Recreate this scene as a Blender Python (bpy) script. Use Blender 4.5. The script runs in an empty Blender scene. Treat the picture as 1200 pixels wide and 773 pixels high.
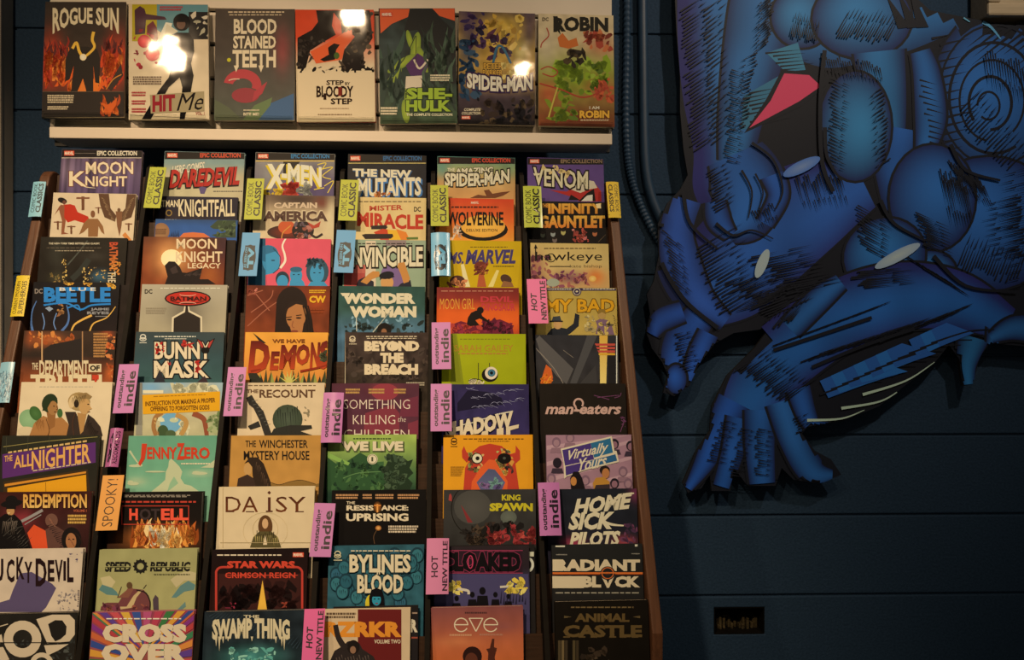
import bpy, bmesh, math, random
import numpy as np
from mathutils import Vector, Matrix, noise
from mathutils.geometry import tessellate_polygon

S = bpy.context.scene
COL = S.collection
# ------------------------------------------------------------------ camera, world, lights, exposure
EYE = 1.45
F = 933.0                      # focal length in pixels of a 1200 wide frame
CX, CY = 600.0, 386.5
cam_d = bpy.data.cameras.new('camera')
cam_d.sensor_width = 36.0
cam_d.lens = 36.0 * F / 1200.0
cam_d.clip_start = 0.02
cam = bpy.data.objects.new('camera', cam_d)
cam.location = (0, 0, EYE)
cam.rotation_euler = (math.pi / 2, 0, 0)
COL.objects.link(cam)
S.camera = cam

S.view_settings.view_transform = 'Standard'
S.view_settings.look = 'None'
S.view_settings.gamma = 1.0
S.view_settings.use_curve_mapping = False
S.view_settings.exposure = 0.0

wd = bpy.data.worlds.new('room_air')
S.world = wd
wd.use_nodes = True
wd.node_tree.nodes['Background'].inputs[0].default_value = (1.0, 0.80, 0.58, 1)
wd.node_tree.nodes['Background'].inputs[1].default_value = 0.066

WARM = (1.0, 0.695, 0.405)
def spot(name, loc, aim, watts, angle, blend=1.0, size=0.04, color=WARM):
    d = bpy.data.lights.new(name, 'SPOT')
    d.energy = watts
    d.color = color
    d.spot_size = math.radians(angle)
    d.spot_blend = blend
    d.shadow_soft_size = size
    o = bpy.data.objects.new(name, d)
    o.location = loc
    o.rotation_euler = (Vector(aim) - Vector(loc)).to_track_quat('-Z', 'Y').to_euler()
    COL.objects.link(o)
    return o
spot('track_spot', (-0.56, -0.20, 3.05), (-0.62, 1.42, 1.24), 228, 60)
spot('track_spot', (-1.21, -0.20, 3.05), (-0.98, 1.80, 1.35), 66, 76)
spot('track_spot', (0.32, -0.20, 3.05), (0.10, 1.60, 1.65), 33, 66)
spot('track_spot', (1.35, 0.30, 3.30), (0.66, 2.05, 2.20), 74, 68, color=(1.0, 0.80, 0.58))

# ------------------------------------------------------------------ helpers
def lin(h):
    out = []
    for i in (0, 2, 4):
        c = int(h[i:i + 2], 16) / 255.0
        out.append(c / 12.92 if c <= 0.04045 else ((c + 0.055) / 1.055) ** 2.4)
    return np.array(out)
ILL = np.array((1.08, 0.82, 0.55))           # the warm lamp light the colours were read under
PAPER = np.array((1.0, 0.985, 0.91))         # yellowed print stock
def C(h, gain=1.0):
    if not isinstance(h, str):
        return np.array(h, float)
    a = lin(h) * PAPER / ILL * gain
    if a.max() > 0.86: a = a * (0.86 / a.max())            # keep the hue of a colour too bright for paper
    return np.clip(a, 0.003, 0.86)

def tag(o, label=None, cat=None, group=None, kind=None):
    if label: o['label'] = label
    if cat: o['category'] = cat
    if group: o['group'] = group
    if kind: o['kind'] = kind
    return o

def link_mesh(name, verts, faces, mats, parent=None, cols=None, fm=None, smooth=False, matrix=None):
    me = bpy.data.meshes.new(name)
    me.from_pydata([tuple(v) for v in verts], [], faces)
    for m in mats: me.materials.append(m)
    if fm is not None:
        me.polygons.foreach_set('material_index', np.array(fm, dtype=np.int32))
    if cols is not None:
        a = me.color_attributes.new('Col', 'FLOAT_COLOR', 'POINT')
        arr = np.ones((len(verts), 4), dtype=np.float32)
        arr[:, :3] = np.array(cols, dtype=np.float32)
        a.data.foreach_set('color', arr.ravel())
    if smooth:
        me.polygons.foreach_set('use_smooth', np.ones(len(faces), dtype=bool))
    me.update()
    o = bpy.data.objects.new(name, me)
    COL.objects.link(o)
    if parent: o.parent = parent
    if matrix is not None: o.matrix_world = matrix
    return o

def empty(name, matrix):
    o = bpy.data.objects.new(name, None)
    o.empty_display_size = 0.05
    COL.objects.link(o)
    o.matrix_world = matrix
    return o

class MB:
    """collects boxes, prisms and tubes of one mesh"""
    def __init__(self): self.v = []; self.f = []
    def box(self, x0, y0, z0, x1, y1, z1):
        b = len(self.v)
        self.v += [(x0, y0, z0), (x1, y0, z0), (x1, y1, z0), (x0, y1, z0), (x0, y0, z1), (x1, y0, z1), (x1, y1, z1), (x0, y1, z1)]
        self.f += [tuple(b + i for i in q) for q in ((0, 3, 2, 1), (4, 5, 6, 7), (0, 1, 5, 4), (1, 2, 6, 5), (2, 3, 7, 6), (3, 0, 4, 7))]
    def prism_x(self, pts, x0, x1):              # pts are (y, z), extruded along x
        b = len(self.v); n = len(pts)
        self.v += [(x0, y, z) for y, z in pts] + [(x1, y, z) for y, z in pts]
        self.f += [tuple(b + i for i in range(n))[::-1], tuple(b + n + i for i in range(n))]
        for i in range(n):
            j = (i + 1) % n
            self.f.append((b + i, b + j, b + n + j, b + n + i))
    def tube(self, path, rad, n=10, ringed=0.0):
        pts = [Vector(p) for p in path]
        b = len(self.v)
        for i, p in enumerate(pts):
            t = (pts[min(i + 1, len(pts) - 1)] - pts[max(i - 1, 0)]).normalized()
            a = t.cross(Vector((0, 1, 0)))
            if a.length < 1e-4: a = t.cross(Vector((1, 0, 0)))
            a.normalize(); c = t.cross(a)
            r = rad + (ringed if i % 2 else 0.0)
            for k in range(n):
                w = 2 * math.pi * k / n
                self.v.append(tuple(p + a * (r * math.cos(w)) + c * (r * math.sin(w))))
        for i in range(len(pts) - 1):
            for k in range(n):
                k2 = (k + 1) % n
                self.f.append((b + i * n + k, b + i * n + k2, b + (i + 1) * n + k2, b + (i + 1) * n + k))
        self.f.append(tuple(b + k for k in range(n))[::-1])
        self.f.append(tuple(b + (len(pts) - 1) * n + k for k in range(n)))
    def build(self, name, mat, parent=None, bevel=0.0, smooth=False, matrix=None, seg=2):
        o = link_mesh(name, self.v, self.f, [mat], parent, smooth=smooth, matrix=matrix)
        if bevel:
            m = o.modifiers.new('edge', 'BEVEL'); m.width = bevel; m.segments = seg; m.limit_method = 'ANGLE'
        return o

# ------------------------------------------------------------------ materials
def new_mat(name):
    m = bpy.data.materials.new(name); m.use_nodes = True
    return m, m.node_tree, m.node_tree.nodes['Principled BSDF']
def print_mat(name, rough, bump=0.0, spec=0.5):
    m, nt, b = new_mat(name)
    a = nt.nodes.new('ShaderNodeAttribute'); a.attribute_name = 'Col'
    nt.links.new(a.outputs['Color'], b.inputs['Base Color'])
    b.inputs['Roughness'].default_value = rough
    b.inputs['Specular IOR Level'].default_value = spec
    if bump:
        tc = nt.nodes.new('ShaderNodeTexCoord')
        n = nt.nodes.new('ShaderNodeTexNoise'); n.inputs['Scale'].default_value = 9.0; n.inputs['Detail'].default_value = 2
        bp = nt.nodes.new('ShaderNodeBump'); bp.inputs['Strength'].default_value = bump; bp.inputs['Distance'].default_value = 0.02
        nt.links.new(tc.outputs['Object'], n.inputs['Vector'])
        nt.links.new(n.outputs['Fac'], bp.inputs['Height'])
        nt.links.new(bp.outputs['Normal'], b.inputs['Normal'])
    return m
M_PRINT = print_mat('cover_print', 0.5, 0.04, 0.11)
M_GLOSS = print_mat('cover_gloss', 0.07, 0.07, 0.16)
M_CARD = print_mat('tag_card', 0.55)
M_SATIN = print_mat('cover_satin', 0.06, 0.06, 0.2)
M_TAGGLOSS = print_mat('tag_gloss', 0.2, 0.12, 0.6)
M_BOARD = print_mat('board_print', 0.55, 0.0, 0.3)

def noisy(name, c1, c2, scale, rough, bump=0.0, stretch=(1, 1, 1), detail=4, spec=0.5, metallic=0.0, dist=0.01):
    m, nt, b = new_mat(name)
    tc = nt.nodes.new('ShaderNodeTexCoord'); mp = nt.nodes.new('ShaderNodeMapping')
    mp.inputs['Scale'].default_value = stretch
    n = nt.nodes.new('ShaderNodeTexNoise'); n.inputs['Scale'].default_value = scale; n.inputs['Detail'].default_value = detail
    r = nt.nodes.new('ShaderNodeValToRGB')
    r.color_ramp.elements[0].position = 0.3; r.color_ramp.elements[1].position = 0.7
    r.color_ramp.elements[0].color = (*c1, 1); r.color_ramp.elements[1].color = (*c2, 1)
    nt.links.new(tc.outputs['Object'], mp.inputs['Vector']); nt.links.new(mp.outputs['Vector'], n.inputs['Vector'])
    nt.links.new(n.outputs['Fac'], r.inputs['Fac']); nt.links.new(r.outputs['Color'], b.inputs['Base Color'])
    b.inputs['Roughness'].default_value = rough; b.inputs['Specular IOR Level'].default_value = spec
    b.inputs['Metallic'].default_value = metallic
    if bump:
        bp = nt.nodes.new('ShaderNodeBump'); bp.inputs['Strength'].default_value = bump; bp.inputs['Distance'].default_value = dist
        nt.links.new(n.outputs['Fac'], bp.inputs['Height']); nt.links.new(bp.outputs['Normal'], b.inputs['Normal'])
    return m
M_WALL = noisy('painted_block', (0.0155, 0.043, 0.094), (0.0235, 0.060, 0.130), 160, 0.75, 0.35, detail=6, spec=0.25, dist=0.004)
M_FLOOR = noisy('floor_concrete', (0.05, 0.05, 0.05), (0.08, 0.08, 0.08), 8, 0.6)
M_CONDUIT = noisy('painted_conduit', (0.025, 0.062, 0.130), (0.031, 0.075, 0.155), 30, 0.45, 0.0)
M_WOOD = noisy('brown_laminate', (0.075, 0.034, 0.019), (0.115, 0.052, 0.028), 14, 0.45, 0.08, stretch=(14, 14, 1), spec=0.35)
M_WOODIN = noisy('gap_shade_laminate', (0.030, 0.016, 0.010), (0.046, 0.024, 0.014), 14, 0.55, 0.06, stretch=(1, 14, 14), spec=0.3)  # inner rack boards, the shade of the gaps put into the laminate colour
M_BLACK = noisy('black_plastic', (0.005, 0.0045, 0.004), (0.008, 0.007, 0.006), 40, 0.6, spec=0.12)
M_SLAT = noisy('cream_melamine', (0.64, 0.59, 0.51), (0.70, 0.65, 0.57), 6, 0.45, spec=0.35)
M_GROOVE = noisy('groove_shadow_metal', (0.012, 0.012, 0.012), (0.02, 0.02, 0.02), 20, 0.6)
M_FRAME = noisy('cream_wood', (0.50, 0.42, 0.30), (0.60, 0.50, 0.36), 12, 0.5, stretch=(1, 12, 12))
M_TRIM = noisy('pale_painted_trim', (0.38, 0.36, 0.32), (0.46, 0.43, 0.38), 10, 0.5)
M_PAGE = noisy('page_edges', (0.62, 0.56, 0.46), (0.72, 0.66, 0.55), 60, 0.8, stretch=(1, 60, 1))
M_BOXIN = noisy('torn_fibre', (0.03, 0.024, 0.010), (0.09, 0.07, 0.03), 70, 0.9, 0.6)
def acrylic():
    m, nt, b = new_mat('clear_acrylic')
    out = nt.nodes['Material Output']
    tr = nt.nodes.new('ShaderNodeBsdfTransparent'); tr.inputs[0].default_value = (0.93, 0.93, 0.91, 1)
    gl = nt.nodes.new('ShaderNodeBsdfGlossy'); gl.inputs['Roughness'].default_value = 0.06
    fr = nt.nodes.new('ShaderNodeFresnel'); fr.inputs['IOR'].default_value = 1.45
    mx = nt.nodes.new('ShaderNodeMixShader')
    nt.links.new(fr.outputs[0], mx.inputs[0]); nt.links.new(tr.outputs[0], mx.inputs[1]); nt.links.new(gl.outputs[0], mx.inputs[2])
    nt.links.new(mx.outputs[0], out.inputs['Surface'])
    nt.nodes.remove(b)
    return m
M_ACRYL = acrylic()

# ------------------------------------------------------------------ geometry of the place, cast and fitted from image pixels (metres, camera foot at 0,0)
def ray(px, py): return np.array(((px - CX) / F, 1.0, -(py - CY) / F))
CAM = np.array((0.0, 0.0, EYE))
def hit(px, py, p0, n):
    d = ray(px, py)
    return CAM + d * (np.dot(p0 - CAM, n) / np.dot(d, n))
def rotm(rx, ry, rz):
    return np.array(Matrix.Rotation(rz, 3, 'Z') @ Matrix.Rotation(ry, 3, 'Y') @ Matrix.Rotation(rx, 3, 'X'))
YAW, ROLL, SLOPE = math.radians(4.52), math.radians(0.31), math.radians(-20.26)
LEAN = math.radians(-9.0)
RP = np.array((-0.8575, 1.6802, 0.3819 + EYE))          # top middle of the first pocket's cover
PITCH, ROWP = 0.1975, 0.1028
RS = rotm(SLOPE, ROLL, YAW)                              # rack slope frame: x along, y back, z up the slope
RB = rotm(LEAN, ROLL, YAW)                               # frame of a book leaning in its pocket
SLOPE_N = -RS[:, 1]

WALL_YAW = math.radians(1.5)
RW = rotm(0, 0, WALL_YAW)
WALL_P = np.array((0.0, 2.06, 0.0))
WALL_N = -RW[:, 1]
PANEL_P = np.array((hit(387, 152, np.array((0, 1.81, 0)), np.array((0, 1.0, 0)))))
RPN = rotm(0, 0, math.radians(2.9))
PANEL_N = -RPN[:, 1]

def mat4(R, p):
    m = Matrix.Identity(4)
    for i in range(3):
        for j in range(3): m[i][j] = float(R[i, j])
        m[i][3] = float(p[i])
    return m
def loc(R, p0, q): return R.T @ (np.asarray(q) - np.asarray(p0))

# ------------------------------------------------------------------ the setting
def courses():
    """painted courses, each a long block with a rounded edge; one is broken by the recess of a missing outlet"""
    h = 0.2085
    zj = float(hit(1000, 603, WALL_P, WALL_N)[2])        # a joint read off the right-hand side
    xa = loc(RW, WALL_P, hit(837, 728, WALL_P, WALL_N)); xb = loc(RW, WALL_P, hit(896, 728, WALL_P, WALL_N))
    za = float(hit(866, 743, WALL_P, WALL_N)[2]); zb = float(hit(866, 711.5, WALL_P, WALL_N)[2])
    mb = MB(); z = zj - 7 * h; hole = []
    g = 0.0028
    while z < 3.4:
        z0, z1 = z + g, z + h - g
        if z0 < (za + zb) / 2 < z1:
            b = len(mb.v); a0, a1, c0, c1 = xa[0], xb[0], max(za, z0 + .004), min(zb, z1 - .004); hole.append((c0, c1))
            for y in (0, .05):
                mb.v += [(-4.5, y, z0), (4.5, y, z0), (4.5, y, z1), (-4.5, y, z1), (a0, y, c0), (a1, y, c0), (a1, y, c1), (a0, y, c1)]
            for i in range(4):
                j = (i + 1) % 4
                mb.f += [(b + i, b + j, b + 4 + j, b + 4 + i), (b + 8 + j, b + 8 + i, b + 12 + i, b + 12 + j), (b + j, b + i, b + 8 + i, b + 8 + j), (b + 4 + i, b + 4 + j, b + 12 + j, b + 12 + i)]
        else:
            mb.box(-4.5, 0, z0, 4.5, 0.05, z1)
        z += h
    za, zb = hole[0]
    mb.box(-4.5, 0.006, 0, xa[0], 0.06, 3.6); mb.box(xb[0], 0.006, 0, 4.5, 0.06, 3.6)
    mb.box(xa[0], 0.006, 0, xb[0], 0.06, za); mb.box(xa[0], 0.006, zb, xb[0], 0.06, 3.6)
    mb.box(-4.5, 0.12, 0, 4.5, 0.14, 3.6)
    o = mb.build('wall_back', M_WALL, matrix=mat4(RW, WALL_P), bevel=0.003)
    tag(o, kind='structure')
    # the recess: an open box with torn fibre inside
    w = MB(); x0, x1 = xa[0] + .0005, xb[0] - .0005; z0, z1 = za + .0005, zb - .0005; t = .0015
    w.box(x0, .001, z0, x0 + t, .10, z1); w.box(x1 - t, .001, z0, x1, .10, z1)
    w.box(x0, .001, z0, x1, .10, z0 + t); w.box(x0, .001, z1 - t, x1, .10, z1); w.box(x0, .10, z0, x1, .102, z1)
    e = empty('outlet_box', mat4(RW, WALL_P + RW @ np.array(((x0 + x1) / 2, 0, z0))))
    tag(e, 'empty dark outlet box let into the blue wall below the cutout', 'outlet box')
    M = mat4(RW, WALL_P)
    w.build('box_shell', M_BLACK, e, matrix=M)
    rnd = random.Random(5); v = MB()
    for i in range(26):
        x = x0 + .016 + (x1 - x0 - .026) * rnd.random(); hgt = .010 + .022 * rnd.random()
        v.box(x, .03 + .03 * rnd.random(), z0 + t, x + .006, .075, z0 + t + hgt)
    v.build('fibre_lining', M_BOXIN, e, matrix=M, bevel=.001)
courses()

fl = MB(); fl.box(-4.6, -2.0, -0.05, 4.6, 2.3, 0.0)
tag(fl.build('floor', M_FLOOR), kind='structure')
pt = MB()
a = hit(4, 200, WALL_P + WALL_N * .05, WALL_N); b = loc(RW, WALL_P, a)
pt.box(b[0] - .09, -.05, 0, b[0] - .004, -.0005, 2.9); pt.box(b[0] - .004 - .012, -.062, 0, b[0], -.05, 2.9)
tag(pt.build('trim_1', M_TRIM, matrix=mat4(RW, WALL_P), bevel=.003), kind='structure')

# conduits on the wall
def smooth_path(pts, n=8):
    out = []
    P = [Vector(p) for p in pts]
    for i in range(len(P) - 1):
        p0 = P[max(i - 1, 0)]; p1 = P[i]; p2 = P[i + 1]; p3 = P[min(i + 2, len(P) - 1)]
        for k in range(n):
            t = k / n
            out.append(0.5 * ((2 * p1) + (p2 - p0) * t + (2 * p0 - 5 * p1 + 4 * p2 - p3) * t * t + (3 * p1 - p0 - 3 * p2 + p3) * t ** 3))
    out.append(P[-1])
    return out
def on_wall(px, py, off): return hit(px, py, WALL_P + WALL_N * off, WALL_N)
mb = MB()
mb.tube(smooth_path([on_wall(x, y, .016) for x, y in ((753, -70), (753, 0), (754, 80), (755, 150), (757, 195), (763, 228), (777, 262), (797, 300))], 5), .0125, 14)
tag(mb.build('wall_conduit', M_CONDUIT, smooth=True), 'smooth rigid conduit pipe painted blue, bending behind the cutout', 'conduit pipe')
mb = MB()
mb.tube(smooth_path([on_wall(x, y, .013) for x, y in ((736, -70), (735, 0), (734.5, 60), (733.5, 120), (735, 175), (741, 212), (755, 250), (776, 288), (800, 315))], 18), .0085, 12, .0022)
tag(mb.build('flexible_conduit', M_CONDUIT), 'ribbed flexible conduit painted blue running beside the smooth pipe', 'conduit pipe')

# cream framed thing at the top right corner
a = hit(1156, 19, WALL_P + WALL_N * .07, WALL_N); b = loc(RW, WALL_P, a)
fr = MB()
def ring(mbx, x0, z0, x1, z1, w, y0, y1):
    mbx.box(x0, y0, z0, x1, y1, z0 + w); mbx.box(x0, y0, z1 - w, x1, y1, z1)
    mbx.box(x0, y0, z0 + w, x0 + w, y1, z1 - w); mbx.box(x1 - w, y0, z0 + w, x1, y1, z1 - w)
fe = empty('wall_sign_box', mat4(RW, WALL_P + RW @ np.array((b[0] + .3, 0, b[2]))))
tag(fe, 'cream wooden framed box mounted above the cutout, only its corner in view', 'framed box')
M = mat4(RW, WALL_P)
fr.box(b[0], -.07, b[2], b[0] + .6, -.0005, b[2] + .4); fr.build('box_body', M_FRAME, fe, matrix=M, bevel=.004)
fr = MB(); ring(fr, b[0] - .002, b[2] - .002, b[0] + .602, b[2] + .402, .034, -.082, -.07); fr.build('front_frame', M_FRAME, fe, matrix=M, bevel=.006)

# ------------------------------------------------------------------ flat printed art as layered vector shapes
_font_cache = {}
def text_mesh(s, bold, shear):
    k = (s, round(bold, 3), round(shear, 3))
    if k in _font_cache: return _font_cache[k]
    cu = bpy.data.curves.new('t', 'FONT'); cu.body = s; cu.offset = bold; cu.shear = shear
    cu.resolution_u = 2; cu.fill_mode = 'FRONT'; cu.space_line = 0.85
    ob = bpy.data.objects.new('t', cu)
    me = bpy.data.meshes.new_from_object(ob)
    v = np.empty(len(me.vertices) * 3); me.vertices.foreach_get('co', v)
    fs = [tuple(p.vertices) for p in me.polygons]
    bpy.data.objects.remove(ob); bpy.data.curves.remove(cu); bpy.data.meshes.remove(me)
    _font_cache[k] = (v.reshape(-1, 3)[:, :2], fs)
    return _font_cache[k]

CROPS = dict(A=(0, 0, 4.296), B=(240, 0, 4.296), C=(480, 0, 4.296), D=(0, 160, 5.714), E=(160, 160, 5), F=(380, 160, 5), G=(560, 160, 5),
             H=(0, 270, 5.945), I=(150, 270, 5), J=(370, 270, 5), K=(560, 270, 5), L=(0, 380, 5.52), M=(140, 380, 5), N=(360, 380, 5), O=(560, 380, 5),
             P=(0, 500, 5.155), Q=(130, 500, 5), R=(350, 500, 5), S=(560, 500, 5), T=(0, 630, 5.405), U=(90, 630, 4.286), V=(340, 630, 4.615), W=(560, 630, 5), Z=(0, 0, 1))

class Art:
    """printed picture on a flat sheet. local: x right, z up, -y out; (0,0,0) bottom middle of the sheet"""
    STEP = 0.00004
    def __init__(self, W, H, uv, gain=1.0):
        self.W, self.H, self.uv, self.g = W, H, uv, gain
        self.v = []; self.f = []; self.c = []; self.layer = 0
        self.rnd = random.Random(int(W * 1e6) % 9973)
    def col(self, h): return C(h, self.g)
    def _put(self, xy, faces, cols, clamp=True):
        u, v = self.uv(np.asarray(xy, float))
        if clamp:
            u = np.clip(u, .0006, self.W - .0006); v = np.clip(v, .0006, self.H - .0006)
        self.layer += 1
        b = len(self.v); y = -self.layer * self.STEP
        self.v += [(float(a) - self.W / 2, y, self.H - float(d)) for a, d in zip(u, v)]
        self.f += [tuple(b + i for i in q) for q in faces]
        cols = np.asarray(cols, float)
        if cols.ndim == 1: cols = np.tile(cols, (len(xy), 1))
        self.c += list(cols)
    def bg(self, *stops, span=None, blobs=(), n=0.0, ns=30.0, streak=0.0, nx=30, nz=44, radial=None):
        """the sheet's own print: colours down the sheet (over span metres), soft blobs, mottling"""
        us = np.linspace(0, self.W, nx); vs = np.linspace(0, self.H, nz)
        U, V = np.meshgrid(us, vs); U = U.ravel(); V = V.ravel()
        span = span or self.H
        st = np.array([self.col(s) for s in stops])
        t = np.clip(V / span, 0, 1) * (len(st) - 1)
        i = np.clip(t.astype(int), 0, max(len(st) - 2, 0)); fr = (t - i)[:, None]
        colr = st[i] * (1 - fr) + st[np.minimum(i + 1, len(st) - 1)] * fr
        for (bx, by, rx, ry, hx, k) in blobs:
            u, v = self.uv(np.array([(bx, by), (bx + rx, by), (bx, by + ry)], float))
            ru = abs(u[1] - u[0]) + 1e-6; rv = abs(v[2] - v[0]) + 1e-6
            d = ((U - u[0]) / ru) ** 2 + ((V - v[0]) / rv) ** 2
            w = (np.exp(-d * 1.2) * k)[:, None]
            colr = colr * (1 - w) + self.col(hx) * w
        if n or streak:
            sd = self.rnd.random() * 50
            for q in range(len(U)):
                f_ = 1.0
                if n: f_ *= 1 + n * noise.noise((U[q] * ns * 2, V[q] * ns * 2, sd)) * 2
                if streak: f_ *= 1 + streak * noise.noise((U[q] * 160, V[q] * 8, sd)) * 2
                colr[q] *= max(f_, .1)
        colr = np.clip(colr, .003, .88)
        b = len(self.v)
        self.v += [(float(a) - self.W / 2, 0.0, self.H - float(d)) for a, d in zip(U, V)]
        self.c += list(colr)
        for r in range(nz - 1):
            for q in range(nx - 1):
                k0 = b + r * nx + q
                self.f.append((k0, k0 + nx, k0 + nx + 1, k0 + 1))
        self.base = colr[0]
    def p(self, h, *xy):
        pts = np.array(xy, float).reshape(-1, 2)
        tri = tessellate_polygon([[Vector((x, y, 0)) for x, y in pts]])
        if '>' in h:
            a, b = h.split('>'); y = pts[:, 1]; t = ((y - y.min()) / max(np.ptp(y), 1e-6))[:, None]
            cols = self.col(a) * (1 - t) + self.col(b) * t
        else: cols = self.col(h)
        self._put(pts, [tuple(t) for t in tri], cols)
    def r(self, h, x0, y0, x1, y1): self.p(h, x0, y0, x1, y0, x1, y1, x0, y1)
    def e(self, h, cx, cy, rx, ry, rot=0, core=None, n=20):
        w = np.linspace(0, 2 * np.pi, n, endpoint=False); a = math.radians(rot)
        dx = np.cos(w) * rx; dy = np.sin(w) * ry
        pts = np.stack([cx + dx * math.cos(a) - dy * math.sin(a), cy + dx * math.sin(a) + dy * math.cos(a)], 1)
        pts = np.vstack([pts, [(cx, cy)]])
        cols = np.tile(self.col(h), (n + 1, 1))
        if core: cols[n] = self.col(core)
        self._put(pts, [(i, (i + 1) % n, n) for i in range(n)], cols)
    def o(self, h, cx, cy, rx, ry, wd, n=22, a0=0, a1=360):       # a ring or part of one
        w = np.radians(np.linspace(a0, a1, n + 1))
        P1 = np.stack([cx + np.cos(w) * (rx + wd / 2), cy + np.sin(w) * (ry + wd / 2)], 1)
        P2 = np.stack([cx + np.cos(w) * (rx - wd / 2), cy + np.sin(w) * (ry - wd / 2)], 1)
        self._put(np.vstack([P1, P2]), [(i, i + 1, n + 2 + i, n + 1 + i) for i in range(n)], self.col(h))
    def l(self, h, wd, *xy, taper=0.0):
        pts = np.array(xy, float).reshape(-1, 2)
        if len(pts) > 2:
            pts = np.array([q[:2] for q in smooth_path([(x, y, 0) for x, y in pts], 6)])
        d = np.gradient(pts, axis=0); d /= np.maximum(np.linalg.norm(d, axis=1, keepdims=True), 1e-6)
        nrm = np.stack([-d[:, 1], d[:, 0]], 1)
        ww = wd / 2 * (1 - taper * np.linspace(0, 1, len(pts)))[:, None]
        P = np.vstack([pts + nrm * ww, pts - nrm * ww]); n = len(pts)
        self._put(P, [(i, i + 1, n + i + 1, n + i) for i in range(n - 1)], self.col(h))
    def t(self, s, h, x0, y0, x1, y1, b=.02, sh=0.0, rot=0, out=None, ow=.05, sl=0.0, arc=0.0, dx=0, dy=0, ab=0.0):
        v, fs = text_mesh(s, b, sh)
        mn = v.min(0); rg = np.maximum(v.max(0) - mn, 1e-6)
        def place(vv, ddx=0, ddy=0):
            a = (vv[:, 0] - mn[0]) / rg[0]; c = (vv[:, 1] - mn[1]) / rg[1]
            if rot == 90: X = x0 + (1 - c) * 0 + c * 0 + (x1 - x0) * (1 - c); Y = y1 - a * (y1 - y0)
            elif rot == -90: X = x0 + c * (x1 - x0); Y = y0 + a * (y1 - y0)
            else: X = x0 + a * (x1 - x0); Y = y0 + (1 - c) * (y1 - y0) * (1 - ab * (1 - (2 * a - 1) ** 2))
            if rot == 90: X = x0 + (1 - c) * (x1 - x0)
            Y = Y + sl * (X - (x0 + x1) / 2) + arc * (2 * a - 1) ** 2
            return np.stack([X + ddx, Y + ddy], 1)
        if rot == 90:                                    # reads upwards: the letters' tops point left
            base = place
            def place(vv, ddx=0, ddy=0):
                a = (vv[:, 0] - mn[0]) / rg[0]; c = (vv[:, 1] - mn[1]) / rg[1]
                X = x1 - c * (x1 - x0); Y = y1 - a * (y1 - y0) + sl * 0
                return np.stack([X + sl * (Y - (y0 + y1) / 2) + ddx, Y + ddy], 1)
        if out:
            v2, f2 = text_mesh(s, b + ow, sh)
            self._put(place(v2, dx, dy), f2, self.col(out))
        P = place(v)
        if '>' in h:
            a_, b_ = h.split('>'); y = P[:, 1]; tt = ((y - y.min()) / max(np.ptp(y), 1e-6))[:, None]
            cols = self.col(a_) * (1 - tt) + self.col(b_) * tt
        else: cols = self.col(h)
        self._put(P, fs, cols)
    def d(self, h, x0, y0, x1, y1, rows=1, sl=0.0):               # lettering too small to read
        pts = []; fs = []
        hh = (y1 - y0) / (rows * 1.5)
        for i in range(rows):
            x = x0; ya = y0 + (y1 - y0) * i / rows
            while x < x1 - 2:
                w = min((x1 - x0) * .06 * (.6 + self.rnd.random()), x1 - x)
                k = len(pts); dy = sl * (x - x0)
                pts += [(x, ya + dy), (x + w, ya + dy + sl * w), (x + w, ya + hh + dy + sl * w), (x, ya + hh + dy)]; fs.append((k, k + 1, k + 2, k + 3))
                x += w + (x1 - x0) * .018
            x1 = x1 if rows == 1 else x1 - (x1 - x0) * .06 * self.rnd.random()
        self._put(pts, fs, self.col(h))
    def s(self, hs, x0, y0, x1, y1, n, size, seed=1):             # loose brush spots
        rd = random.Random(seed); hs = hs.split()
        pts = []; fs = []; cs = []
        for i in range(n):
            cx = x0 + (x1 - x0) * rd.random(); cy = y0 + (y1 - y0) * rd.random(); r0 = size * (.4 + rd.random())
            k = len(pts); m = 7; st = .5 + rd.random(); a0 = rd.random() * 3
            for j in range(m):
                w = 2 * math.pi * j / m; rr = r0 * (.6 + .7 * rd.random())
                ax, ay = math.cos(w) * rr * st, math.sin(w) * rr / st
                pts.append((cx + ax * math.cos(a0) - ay * math.sin(a0), cy + ax * math.sin(a0) + ay * math.cos(a0)))
            fs.append(tuple(range(k, k + m))); cs += [self.col(rd.choice(hs))] * m
        self._put(pts, fs, cs)
    def fl(self, hs, x0, y0, x1, y1, n, ln, wd, seed=4):           # licking flames: tapered strokes that lean and curl
        rd = random.Random(seed); hs = hs.split(); pts = []; fs = []; cs = []
        for i in range(n):
            x = x0 + (x1 - x0) * rd.random(); y = y0 + (y1 - y0) * rd.random(); L = ln * (.5 + rd.random()); w = wd * (.5 + .8 * rd.random()); le = (rd.random() - .5) * L * .7; cu = (rd.random() - .5) * L * .5
            b = len(pts)
            for t in (0, .3, .6, .85):
                ww = w * (.55, 1, .7, .3)[(0, .3, .6, .85).index(t)]; cx = x + le * t + cu * math.sin(t * 3); cy = y - L * t
                pts += [(cx - ww / 2, cy), (cx + ww / 2, cy)]
            pts.append((x + le + cu * .1, y - L))
            fs += [(b, b + 1, b + 3, b + 2), (b + 2, b + 3, b + 5, b + 4), (b + 4, b + 5, b + 7, b + 6), (b + 6, b + 7, b + 8)]
            cs += [self.col(rd.choice(hs))] * 9
        self._put(pts, fs, cs)
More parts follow.
